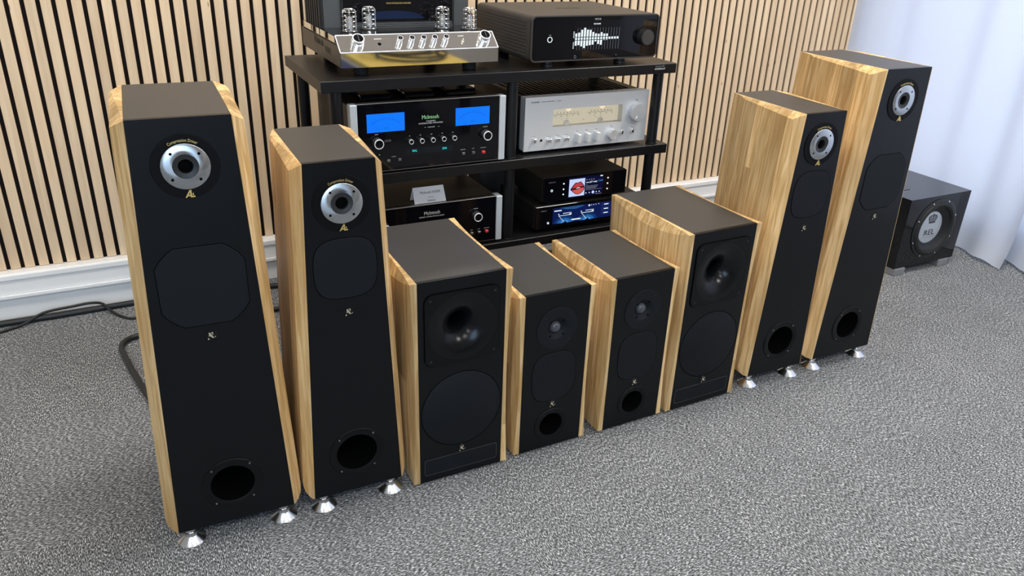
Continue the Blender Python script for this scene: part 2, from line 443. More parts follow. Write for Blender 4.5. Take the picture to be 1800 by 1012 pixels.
# ================================================================ loudspeakers
def cabinet(wt, wb, H, D, zb, holes, parent):
    o = [(-wb/2, zb), (wb/2, zb), (wt/2, zb+H), (-wt/2, zb+H)]; tb = .010
    part('baffle', plate([o]+holes, 0, tb), CAB, parent, label='black front baffle')
    b = bmesh.new()
    A = outline_fill(b, [o]+holes, tb+.0002)[0]
    B = [b.verts.new((p[0], D, p[1])) for p in o]
    for i in range(4): b.faces.new((A[i], A[(i+1) % 4], B[(i+1) % 4], B[i]))
    b.faces.new(B)
    bmesh.ops.recalc_face_normals(b, faces=b.faces)
    return part('cabinet', b, CABTOP, parent)

def cut(b, co, no):
    bmesh.ops.bisect_plane(b, geom=b.verts[:]+b.edges[:]+b.faces[:], dist=1e-6, plane_co=co, plane_no=no, clear_outer=True)
    bmesh.ops.holes_fill(b, edges=b.edges[:])
def tri_plane(A, B, C, away):
    n = (Vector(B)-Vector(A)).cross(Vector(C)-Vector(A)).normalized()
    if n.dot(Vector(away)-Vector(A)) < 0: n.negate()
    return Vector(A), n
def tower_panel(D, Hs, T, dc, drop, ur, tA):
    """side board in (u depth, v height, t outward) space, cut by its facets"""
    b = bx(0, D, 0, Hs, 0, 0); b.free()
    b = bmesh.new(); q = bx(0, D, 0, Hs, 0, T); merge(b, q)
    cut(b, *tri_plane((0, 0, .0015), (0, Hs, .0015), (dc, Hs/2, T), (0, Hs/2, T*2)))           # front chamfer
    cut(b, *tri_plane((D, 0, .002), (D, Hs, .002), (ur, Hs/2, T), (D, Hs/2, T*2)))             # rear chamfer
    cut(b, *tri_plane((ur, Hs, tA), (0, Hs, .0005), (dc, Hs-drop, T), (dc, Hs+.1, T*2)))       # slanting top facet
    cut(b, *tri_plane((0, 0, T-.011), (D, 0, T-.011), (D/2, .011, T), (D/2, -.1, T*2)))        # bottom corner
    cut(b, *tri_plane((0, .004, T-.004), (D, .004, T-.004), (D/2, .022, T), (D/2, -.1, T*2)))
    bmesh.ops.recalc_face_normals(b, faces=b.faces); return b
def lens_panel(D, H, T, top, front, back, bottom):
    b = bmesh.new(); N = 14
    Cn = [(0, 0), (0, H), (D, H), (D, 0)]; inw = [(1, 0), (0, -1), (-1, 0), (0, 1)]; dims = [front, top, back, bottom]
    E = []; I = []; G = []
    for k in range(4):
        P, Q = Cn[k], Cn[(k+1) % 4]
        for s_ in range(N):
            s = s_/N; L = 4*s*(1-s); base = (P[0]+(Q[0]-P[0])*s, P[1]+(Q[1]-P[1])*s); dep, bb = dims[k]
            G.append(b.verts.new((base[0], base[1], 0)))
            E.append(b.verts.new((base[0], base[1], T-dep*L)))
            I.append(E[-1] if s_ == 0 else b.verts.new((base[0]+inw[k][0]*bb*L, base[1]+inw[k][1]*bb*L, T)))
    n = len(E)
    for i in range(n):
        j = (i+1) % n
        b.faces.new((G[i], G[j], E[j], E[i]))
        vs = []
        for v in (E[i], E[j], I[j], I[i]):
            if v not in vs: vs.append(v)
        if len(vs) > 2: b.faces.new(vs)
    b.faces.new(I); b.faces.new(G)
    bmesh.ops.recalc_face_normals(b, faces=b.faces); return b
def side_panels(parent, make, D, Hs, wt, wb, H, zb, widths, rng):
    base_t = .0012
    for s in (-1, 1):
        v = Vector((s*(wt-wb)/2, 0, H)); v.normalize(); t = Vector((s*v.z, 0, -s*v.x))
        M = Matrix(((0, v.x, t.x, s*wb/2), (1, 0, 0, 0), (0, v.z, t.z, zb), (0, 0, 0, 1)))
        def place(b):
            bmesh.ops.transform(b, matrix=M, verts=b.verts); bmesh.ops.recalc_face_normals(b, faces=b.faces); return b
        q = bx(.001, D-.001, .001, Hs-.001, 0, base_t)
        board = part('side_panel', place(q), mat('oak_glue_board', (.20, .12, .05), .6) if 'oak_glue_board' not in bpy.data.materials else bpy.data.materials['oak_glue_board'], parent, label='oak side panel glued up from staves')
        u = 0; k = 0
        while u < D-1e-4:
            wd = widths[k % len(widths)]*rng.uniform(.85, 1.15); k += 1
            u1 = u+wd
            if D-u1 < .018: u1 = D
            cuts = [0, Hs]
            if rng.random() < .5: cuts = [0, rng.uniform(.2, .8)*Hs, Hs]
            for v0, v1 in zip(cuts, cuts[1:]):
                b = make()
                g = .0004
                if u > 0: cut(b, (u+g, 0, 0), (-1, 0, 0))
                if u1 < D: cut(b, (u1-g, 0, 0), (1, 0, 0))
                if v0 > 0: cut(b, (0, v0+g*.3, 0), (0, -1, 0))
                if v1 < Hs: cut(b, (0, v1-g*.3, 0), (0, 1, 0))
                cut(b, (0, 0, base_t*.5), (0, 0, -1))
                part('stave', place(b), OAK, board)
            u = u1

def al_ring_logo(parent, z, y):
    # slanted capital A joined to an L
    k = .0072
    A = [(-1.15, -.95), (-.72, -.95), (-.28, .1), (-.10, -.35), (.18, -.35), (.18, -.62), (1.1, -.62), (1.1, -.95), (-.2, -.95), (-.2, -.72), (-.48, -.62), (.0, .95), (.38, .95), (.42, -.3), (.12, -.3), (.05, .45)]
    b = bmesh.new()
    for q in ([(-1.15, -.95), (-.75, -.95), (.42, .95), (-.02, .95)], [(.0, .95), (.42, .95), (.42, -.62), (.06, -.62)], [(-.62, -.62), (.10, -.62), (.10, -.30), (-.42, -.30)], [(.06, -.95), (1.15, -.95), (1.15, -.58), (.06, -.58)], [(.62, -.42), (.86, -.42), (.86, .25), (.56, -.05)]):
        merge(b, poly([(p[0]*k, p[1]*k) for p in q], -.0003, .0002))
    o = part('gold_monogram', b, GOLD, parent, label='gold AL monogram'); o.location = (.0005, y, z)
def al_emblem(parent, z, y):
    d = part('emblem_disc', disc(.0115, 0, .0008, (0, y, z), 32), GLOSSBLK, parent)
    k = .0088; b = bmesh.new()
    for q in ([(-.42, .72), (-.12, .72), (.62, -.62), (.22, -.62), (-.05, -.12), (-.30, -.12)], [(.10, .78), (.50, .78), (.50, .0)], [(-.75, -.95), (-.45, -.95), (-.38, -.60), (-.62, -.55)], [(.62, -.52), (.95, -.52), (.98, -.12), (.82, -.40)], [(-.58, -.05), (-.35, .08), (.1, -.2), (.25, -.55), (-.05, -.25)]):
        merge(b, poly([(p[0]*k, p[1]*k) for p in q], -.0011, -.0002))
    o = part('gold_emblem', b, GOLDS, d, label='pale gold AL emblem'); o.location = (0, y, z)
def screws(parent, pts, y, r=.0022, mt=None, name='screw', h=.0012):
    for x, z in pts: part(name, disc(r, -.001, h, (x, y, z), 12, .0004), mt or SCREW, parent)

def compression_driver(parent, cz):
    r = part('driver_surround', lathe([(.0575, -.002), (.0575, .0014), (.0568, .002), (.0412, .002), (.0405, .001), (.0405, -.004), (.0575, -.004)], 64, (0, 0, cz)), mat('ring_black', (.004, .004, .0044), .5, spec=.12) if 'ring_black' not in bpy.data.materials else bpy.data.materials['ring_black'], parent, smooth=True)
    d = part('driver_plate', lathe([(.0408, -.003), (.0408, .0030), (.0400, .0036), (.0222, .0036), (.0215, .0030), (.0215, -.006)], 72, (0, 0, 0)), TURNED, parent, smooth=True, label='turned aluminium driver plate')
    d.location = (0, 0, cz)
    part('throat', lathe([(.0216, .0034), (.0150, .0020), (.0127, .0014), (.0125, -.0060)], 48, (0, 0, 0)), mat('grey_throat', (.02, .0205, .021), .45), d, smooth=True)
    part('phase_plug', lathe([(.0127, -.0060), (.0110, -.0050), (.0060, -.0040), (0, -.0035)], 40, (0, 0, 0)), VOID, d, smooth=True)
    for a in (42, 132, 222, 312):
        x, z = .0325*math.cos(math.radians(a)), .0325*math.sin(math.radians(a))
        part('bolt_hole', disc(.0026, .0030, .0039, (x, 0, z), 16, .0003), VOID, d)
    letters('Compression Driver', .0078, 0, -.0021, cz, GOLD, parent, width=.050, bend=.0458, label='gold lettering Compression Driver')
    al_ring_logo(parent, cz-.0493, -.0021)
def port(parent, cz, ro, ri, sc_off=None):
    p = part('port_ring', lathe([(ri, -.004), (ri, .0006), (ri+.003, .002), (ro-.001, .002), (ro, .001), (ro, -.001)], 64, (0, 0, cz)), PORTM, parent, smooth=True)
    part('port_tube', lathe([(ri, 0), (ri*.97, -.02), (ri*.93, -.13), (0, -.13)], 48, (0, .0005, cz)), VOID, p, smooth=True)
    if sc_off: screws(p, [(a*sc_off[0], cz+b_*sc_off[1]) for a in (-1, 1) for b_ in (-1, 1)], -.002)
def feet(parent, xs, ys, h):
    for x in xs:
        for y in ys:
            f = part('foot', lathe([(0, .0), (.0285, 0), (.0290, .002), (.0138, .0155), (.0132, .0165), (.0130, .0235), (.0, .0235)], 48, (x, y, 0), 'Z'), FOOTM, parent, smooth=True, label='polished conical steel foot')
            part('foot_stem', lathe([(.0088, .0230), (.0088, .0262), (.0118, .0270), (.0118, h), (0, h)], 32, (x, y, 0), 'Z'), FOOTM, f, smooth=True)
def tower(kind, label, loc, rz, group):
    big = kind == 'big'
    wt, wb, H, D = (.1693, .2395, .8753, .3129) if big else (.1394, .2031, .7755, .2805)
    zb = .04
    t = thing('floorstanding_speaker', label, 'speaker', loc, rz, group)
    rng = random.Random(3 if big else 5)
    cz = .830 if big else .732
    pz, pro, pri = (.137, .0625, .0445) if big else (.1415, .063, .0460)
    cabinet(wt, wb, H, D, zb, [circ(pri+.001, 0, pz), circ(.0395, 0, cz)], t)
    Hs = math.hypot(H, (wb-wt)/2)
    T, dc, drop = (.0235, .031, .018) if big else (.0195, .027, .0185)
    ur, tA = D*.78, T*.8
    side_panels(t, lambda: tower_panel(D, Hs, T, dc, drop, ur, tA), D, Hs, wt, wb, H, zb, [.045, .036, .05, .03, .042], rng)
    compression_driver(t, cz)
    if big:
        h, v, c = .078, .080, .036
        pts = []
        for a, b_ in ((1, 1), (-1, 1), (-1, -1), (1, -1)):
            e = [(a*h, b_*(v-c)), (a*(h-.009), b_*(v-c*.62)), (a*(h-c*.66), b_*(v-.008)), (a*(h-c), b_*v)]
            if a*b_ < 0: e.reverse()
            pts += e
        pts = [(x, z+.599) for x, z in pts]
    else: pts = superell(.064, .065, .594, 3.1)
    g = part('groove_rim', plate([inset(pts, -.0016), inset(pts, -.0001)], -.0004, .002), VOID, t)
    part('woofer_grille', pad(pts, 0, .0012), GRILLE, t)
    al_emblem(t, .4945 if big else .4965, -.0002)
    port(t, pz, pro, pri, (.0382, .0425))
    feet(t, (-wb/2+.022, wb/2-.022), (.02, D-.035), zb+.0005)
    return t
def horn_speaker(label, loc, rz, group):
    t = thing('horn_speaker', label, 'speaker', loc, rz, group)
    W, H, D, zb = .2111, .5294, .3449, .006
    hz = .4145; hr = .083
    cabinet(W, W, H, D, zb, [circ(hr+.001, 0, hz)], t)
    side_panels(t, lambda: lens_panel(D, H, .0170, (.0105, .030), (.008, .034), (.008, .030), (.0006, .001)), D, H, W, W, H, zb, [.04, .055, .032, .045], random.Random(11))
    p = part('horn_plate', plate([rrect(-.0905, .0905, .325, .504, .021), circ(hr, 0, hz, 64)], -.0035, .004), PORTM, t)
    part('plate_rim', plate([rrect(-.0922, .0922, .3233, .5057, .0225), rrect(-.0908, .0908, .3247, .5043, .021)], -.0015, .002), VOID, p)
    prof = [(hr-.066*math.sin(a), .0035-.056*(1-math.cos(a))) for a in [k*pi/44 for k in range(23)]]+[(.0168, -.066), (.0165, -.12), (0, -.12)]
    part('horn_flare', lathe(prof, 72, (0, 0, hz)), GLOSSBLK, p, smooth=True, label='round flared horn mouth')
    screws(p, [(a*.0775, hz+c*.0755) for a in (-1, 1) for c in (-1, 1)], -.0035, .0030, BLKPLAST)
    part('woofer_rim', ringbm(.1000, .1020, -.001, .0006, (0, 0, .1945), 72), VOID, t)
    part('woofer_grille', lathe([(0, .0012), (.0985, .0012), (.0998, .0004), (.0998, -.002)], 80, (0, 0, .1945)), GRILLE, t, smooth=True)
    al_emblem(t, .0815, -.0014)
    part('slot_rim', plate([rrect(-.0945, .0945, .0235, .0685, .006), rrect(-.0938, .0938, .0242, .0678, .0055)], -.0006, .001), SCREW, t)
    part('slot_panel', pad(rrect(-.0932, .0932, .0248, .0672, .005), 0, .0005, .0004), GRILLE, t)
    for x in (-.08, .08):
        for y in (.03, D-.03): part('rubber_foot', disc(.012, 0, .0065, (x, y, 0), 20, .001, 'Z'), RUBBER, t)
    return t
def small_speaker(label, loc, rz, group):
    t = thing('bookshelf_speaker', label, 'speaker', loc, rz, group)
    W, H, D, zb = .1775, .4443, .2898, .006
    cabinet(W, W, H, D, zb, [circ(.0345, 0, .0725), circ(.0300, 0, .351)], t)
    side_panels(t, lambda: lens_panel(D, H, .0160, (.0108, .029), (.0075, .030), (.0075, .028), (.0006, .001)), D, H, W, W, H, zb, [.036, .05, .03, .042], random.Random(23))
    p = part('tweeter_plate', lathe([(.056, -.001), (.056, .0012), (.0553, .0018), (.031, .0018), (.0275, .0008), (.0200, -.0062), (.0170, -.0085), (.0150, -.0085), (.0150, -.0150)], 72, (0, 0, .351)), GRILLE, t, smooth=True)
    part('tweeter_dome', lathe([(.0150, -.0125), (.0148, -.0085), (.0125, -.0035), (.0085, -.0005), (.0042, .0010), (0, .0014)], 40, (0, 0, .351)), mat('silk_dome', (.07, .07, .08), .14) if 'silk_dome' not in bpy.data.materials else bpy.data.materials['silk_dome'], p, smooth=True)
    screws(p, [(.0262*math.cos(a), .351+.0262*math.sin(a)) for a in [pi/4+k*pi/2 for k in range(4)]], -.0005, .0024, VOID, 'screw_hole')
    screws(p, [(.0478*math.cos(a), .351+.0478*math.sin(a)) for a in [pi/4+k*pi/2 for k in range(4)]], -.0016, .0018, BLKPLAST)
    pts = superell(.0615, .069, .216, 3.1)
    part('groove_rim', plate([inset(pts, -.0014), inset(pts, -.0001)], -.0004, .002), VOID, t)
    part('woofer_grille', pad(pts, 0, .0012), GRILLE, t)
    al_emblem(t, .1345, -.0002)
    port(t, .0725, .0475, .0330)
    for x in (-.068, .068):
        for y in (.03, D-.03): part('rubber_foot', disc(.010, 0, .0065, (x, y, 0), 20, .001, 'Z'), RUBBER, t)
    return t
GT = 'floorstanding speakers in the row'
T1 = tower('big', 'largest oak-sided floorstanding speaker with octagonal woofer grille, standing by the looped black cable', (.3249, -1.3331, 0), -.0336, 'tall pair of floorstanding speakers')
T8 = dup(T1); T8.location = (2.1546, -1.3329, 0); T8.rotation_euler.z = -.0133
T8['label'] = 'largest oak-sided floorstanding speaker with octagonal woofer grille, standing beside the glossy subwoofer'
T2 = tower('small', 'slimmer oak-sided floorstanding speaker with rounded-square grille, in front of the black blue-metered amplifier', (.5925, -1.3415, 0), -.0157, 'slim pair of floorstanding speakers')
T7 = dup(T2); T7.location = (1.8767, -1.3313, 0); T7.rotation_euler.z = -.026
T7['label'] = 'slimmer oak-sided floorstanding speaker with rounded-square grille, in front of plain slatted wall beside the rack'
S3 = horn_speaker('low oak-sided speaker with square horn plate and round woofer, in front of the price card', (.8457, -1.3487, 0), -.0045, 'pair of horn speakers on the carpet')
S6 = dup(S3); S6.location = (1.5933, -1.3361, 0); S6.rotation_euler.z = .0234
S6['label'] = 'low oak-sided speaker with square horn plate, round woofer, before the two screen streamers'
S4 = small_speaker('smallest oak-sided speaker, dome tweeter, beside the horn speaker before the price card', (1.0972, -1.3412, 0), .0065, 'pair of small dome-tweeter speakers on the carpet')
S5 = dup(S4); S5.location = (1.3502, -1.3391, 0); S5.rotation_euler.z = .0205
S5['label'] = 'smallest oak-sided speaker, dome tweeter, beside the horn speaker before the screen streamers'

# ================================================================ the rack
ZT, ZM, ZL, ZB = .8585, .6075, .3545, .1040
RX0, RX1, RY0, RY1 = .6956, 1.7917, -.803, -.385
def rack():
    t = thing('equipment_rack', 'wide black hi-fi rack with round posts and four shelves against the slatted wall', 'rack', (0, 0, 0))
    for z in (ZT, ZM, ZL, ZB):
        part('shelf', bx(RX0, RX1, RY0, RY1, z-.029, z, bev=.0012, seg=1), RACK, t)
    levels = [(0, ZB-.029), (ZB, ZL-.029), (ZL, ZM-.029), (ZM, ZT-.029)]
    for x in (.738, 1.243, 1.748):
        for y in (-.775, -.41):
            for z0, z1 in levels:
                p = part('post', lathe([(0, z0), (.0185, z0), (.0185, z0+.003), (.0165, z0+.004), (.0165, z1), (0, z1)], 28, (x, y, 0), 'Z'), RACK, t, smooth=True)
    b = part('badge', bx(1.7085, 1.7480, -.8040, -.8028, .8400, .8555), BLKPLAST, t)
    letters('solidsteel', .0085, 1.728, -.8042, .8452, SILVER, b, width=.037, label='silver lettering solidsteel')
    letters('music tools', .0045, 1.7235, -.8042, .8520, GREYINK, b, width=.024, shear=.3)
    part('badge_mark', bx(1.7385, 1.7425, -.8044, -.8039, .8512, .8538), E_DIM, b)
rack()

def knob_y(r, d, c, mt_body, mt_ring, mt_face, parent, name='knob', grip=True):
    """control knob sticking out towards -Y"""
    x, y, z = c
    k = part(name, lathe([(r*1.12, -.0005), (r*1.12, d*.45), (r*1.0, d*.5), (r, d*.96), (r*.97, d), (0, d)], 40, c), mt_body, parent, smooth=True)
    if mt_ring: part('ring', ringbm(r*.84, r*1.02, d*.9, d+.0012, c, 40, .0004), mt_ring, k, smooth=True)
    if mt_face: part('face', disc(r*.84, d*.9, d+.0006, c, 36, .0002), mt_face, k)
    return k

# ---------------------------------------------------------------- black amplifier with two blue meters
def blue_meter_amp():
    t = thing('integrated_amplifier', 'black glass amplifier with two blue meters, on the middle shelf', 'amplifier', (.7655, -.80, ZM))
    z0, z1, W = .0070, .1870, .4445
    part('body', bx(.010, W-.010, .022, .385, z0+.004, z1-.012, bev=.002), BODYBLK, t)
    part('front_glass', bx(.016, W-.016, 0, .022, z0, z1), GLASSBLK, t)
    for s, x in ((0, 0), (1, W-.0185)):
        part('end_cap', bx(x, x+.0185, -.004, .024, z0-.001, z1+.001, bev=.001, seg=1), ALU, t, label='pale aluminium end cap')
    part('top_trim', bx(.0185, W-.0185, -.001, .020, z1, z1+.0022, bev=.0006, seg=1), SCREW, t)
    part('bottom_trim', bx(.0185, W-.0185, -.001, .006, z0-.0012, z0+.0008), SCREW, t)
    for cx in (.10, .225, .35):       # transformers and heat sinks on top
        b = bx(cx-.045, cx+.045, .09, .20, z1-.012, z1+.006, bev=.004); part('transformer_cover', b, GLASSBLK, t)
    b = bmesh.new()
    for k in range(26): bx(.03+k*.0148, .0335+k*.0148, .225, .37, z1-.012, z1+.010, bm=b)
    part('heat_sink', b, BODYBLK, t)
    for x0, x1 in ((.0435, .1468), (.2937, .3960)):
        m_ = part('meter', bx(x0, x1, -.0006, .001, .1170-.004, .1615), E_BLUE, t, label='lit blue power meter')
        cx, cz = (x0+x1)/2, .088
        arc = [(cx+.060*math.sin(a), cz+.060*math.cos(a)) for a in [(-40+80*k/20)*pi/180 for k in range(21)]]
        arc2 = [(cx+.0592*math.sin(a), cz+.0592*math.cos(a)) for a in [(40-80*k/20)*pi/180 for k in range(21)]]
        part('scale_arc', poly(arc+arc2, -.0010, -.0006), E_BLUED, m_)
        b = bmesh.new()
        for k in range(-4, 5):
            a = k*9*pi/180; dx, dz = math.sin(a), math.cos(a)
            merge(b, poly([(cx+.0605*dx-.0003*dz, cz+.0605*dz+.0003*dx), (cx+.0605*dx+.0003*dz, cz+.0605*dz-.0003*dx), (cx+.066*dx+.0003*dz, cz+.066*dz-.0003*dx), (cx+.066*dx-.0003*dz, cz+.066*dz+.0003*dx)], -.0010, -.0006))
        part('scale_marks', b, E_BLUED, m_)
        a = -34*pi/180
        part('needle', poly([(cx+.026*math.sin(a)-.0004, cz+.026*math.cos(a)), (cx+.026*math.sin(a)+.0004, cz+.026*math.cos(a)), (cx+.066*math.sin(a)+.0002, cz+.066*math.cos(a)), (cx+.066*math.sin(a)-.0002, cz+.066*math.cos(a))], -.0012, -.0007), E_BLUED, m_)
        letters('WATTS', .0045, cx, -.0009, .1230, E_BLUED, m_)
    letters('McIntosh', .0150, .2200, -.0008, .1440, E_GREEN, t, width=.048, label='green backlit lettering McIntosh')
    letters('MA8950', .0055, .2213, -.0008, .1328, PRINT, t, width=.026)
    letters('INTEGRATED AMPLIFIER', .0055, .2213, -.0008, .1272, PRINT, t, width=.070)
    letters('EQUALIZER', .0035, .2225, -.0008, .1160, PRINT, t, width=.020)
    for x in (.203, .2415): part('tick', bx(x, x+.004, -.0008, .0002, .1157, .1163), PRINT, t)
    for x, z, nm in ((.0693+.012, .086, 'INPUT'), (.3837+.012, .083, 'VOLUME')):
        knob_y(.0128, .020, (x-.0125, 0, z), BLKPLAST, RINGM, GLASSBLK, t)
        letters(nm, .0036, x-.0125, -.0008, z+.0215, PRINT, t)
    letters('HOLD: TRIM', .0030, .0990, -.0008, .0905, GREYINK, t); letters('PUSH: SELECT', .0030, .0990, -.0008, .0870, GREYINK, t)
    for k, (x, nm) in enumerate(zip((.1629, .1936, .2256, .2571, .2883), ('30', '125', '500', '2K', '10K'))):
        knob_y(.0062, .0150, (x-.003, 0, .0835), BLKPLAST, RINGM, GLASSBLK, t)
        letters(nm, .0034, x-.003, -.0008, .0965, PRINT, t)
    d = part('display', bx(.150, .285, -.0004, .001, .0450, .0620), mat('display_window', (.003, .006, .010), .08), t)
    letters('BAL', .0080, .1741, -.0010, .0552, E_CYAN, d, width=.0135, label='cyan display reading BAL')
    letters('25%', .0080, .2606, -.0010, .0544, E_CYAN, d, width=.0135, label='cyan display reading 25%')
    for x, z, mt_ in ((.0983, .0348, SCREW), (.1294, .0349, SCREW), (.3163, .0342, SCREW), (.3468, .0346, SCREW), (.3784, .0332, RED)):
        part('button', bx(x-.0045, x+.0045, -.0065, .001, z-.0035, z+.0035, bev=.0008, seg=1), mt_, t)
    for x, z, nm in ((.1139, .0430, 'OUTPUTS'), (.3163, .0440, 'EQUALIZER'), (.3468, .0445, 'MUTE'), (.3784, .0445, 'STANDBY/ON')):
        letters(nm, .0028, x, -.0008, z+.001, PRINT, t)
    part('led', disc(.0012, -.001, .0008, (.0745, 0, .0525), 10, .0002), E_GREEN, t)
    for x in (.06, W-.06):
        for y in (.05, .34): part('foot', disc(.018, 0, .0112, (x, y, 0), 24, .001, 'Z'), RUBBER, t)
blue_meter_amp()

# ---------------------------------------------------------------- streaming converter below it, with its price card
def streaming_dac():
    t = thing('streaming_converter', 'black glass streaming converter with pale end caps, under the price card', 'hi-fi unit', (.7685, -.79, ZL))
    z0, z1, W = .0083, .1440, .4445
    part('body', bx(.010, W-.010, .022, .37, z0+.003, z1-.003, bev=.002), BODYBLK, t)
    part('front_glass', bx(.016, W-.016, 0, .022, z0, z1), GLASSBLK, t)
    for x in (0, W-.0185): part('end_cap', bx(x, x+.0185, -.004, .030, z0-.001, z1+.001, bev=.001, seg=1), ALU, t, label='pale aluminium end cap')
    part('top_trim', bx(.0185, W-.0185, -.001, .010, z1-.0002, z1+.0016, bev=.0005, seg=1), SCREW, t)
    part('bottom_trim', bx(.0185, W-.0185, -.001, .006, z0-.001, z0+.0008), SCREW, t)
    letters('McIntosh', .0150, .2230, -.0008, .1200, PRINT, t, width=.048, label='grey lettering McIntosh')
    letters('DS200 STREAMING DAC', .0052, .2222, -.0008, .1090, PRINT, t, width=.076)
    for x in (.3600, .0800):
        knob_y(.0128, .020, (x, 0, .0935), BLKPLAST, RINGM, GLASSBLK, t)
    letters('VOLUME', .0036, .3600, -.0008, .1145, PRINT, t); letters('INPUT', .0036, .0800, -.0008, .1145, PRINT, t)
    for x, z, mt_, nm in ((.3473, .0394, SCREW, 'RESET'), (.3706, .0400, SCREW, 'MUTE'), (.3957, .0400, RED, 'STANDBY/ON')):
        part('button', bx(x-.0045, x+.0045, -.0065, .001, z-.0035, z+.0035, bev=.0008, seg=1), mt_, t)
        letters(nm, .0028, x, -.0008, z+.0095, PRINT, t)
    for x in (.06, W-.06):
        for y in (.05, .33): part('foot', disc(.018, 0, .0115, (x, y, 0), 24, .001, 'Z'), RUBBER, t)
    zc = ZL+.1440+.0001
    c = thing('price_card', 'small folded white price card standing on the streaming converter', 'card', (.992, -.778, zc), 0)
    b = bmesh.new()
    def sheet(pts, th=.0006):
        q = bmesh.new(); vs = [q.verts.new(p) for p in pts]; q.faces.new(vs); bmesh.ops.solidify(q, geom=list(q.faces), thickness=th); return q
    part('front_leaf', sheet([(-.048, 0, .0016), (.048, 0, .0016), (.0465, .020, .044), (-.0465, .020, .044)]), PAPER, c)
    part('back_leaf', sheet([(-.048, .040, .0016), (.048, .040, .0016), (.0465, .020, .044), (-.0465, .020, .044)]), PAPER, c)
    def on(s, size, v, width=None):
        o = letters(s, size, 0, v*.020-.0008, .0016+v*.0424, INK, c, width=width); o.rotation_euler = (-math.atan2(.020, .0424), 0, 0); o.location.x = .004
    on('McIntosh DS200', .0085, .66, .060); part('rule', bx(-.026, .034, .0112, .0120, .0252, .0256), INK, c)
    on('Streamer', .0035, .36, .019); on('5990 \u20ac', .0075, .14, .024)
streaming_dac()

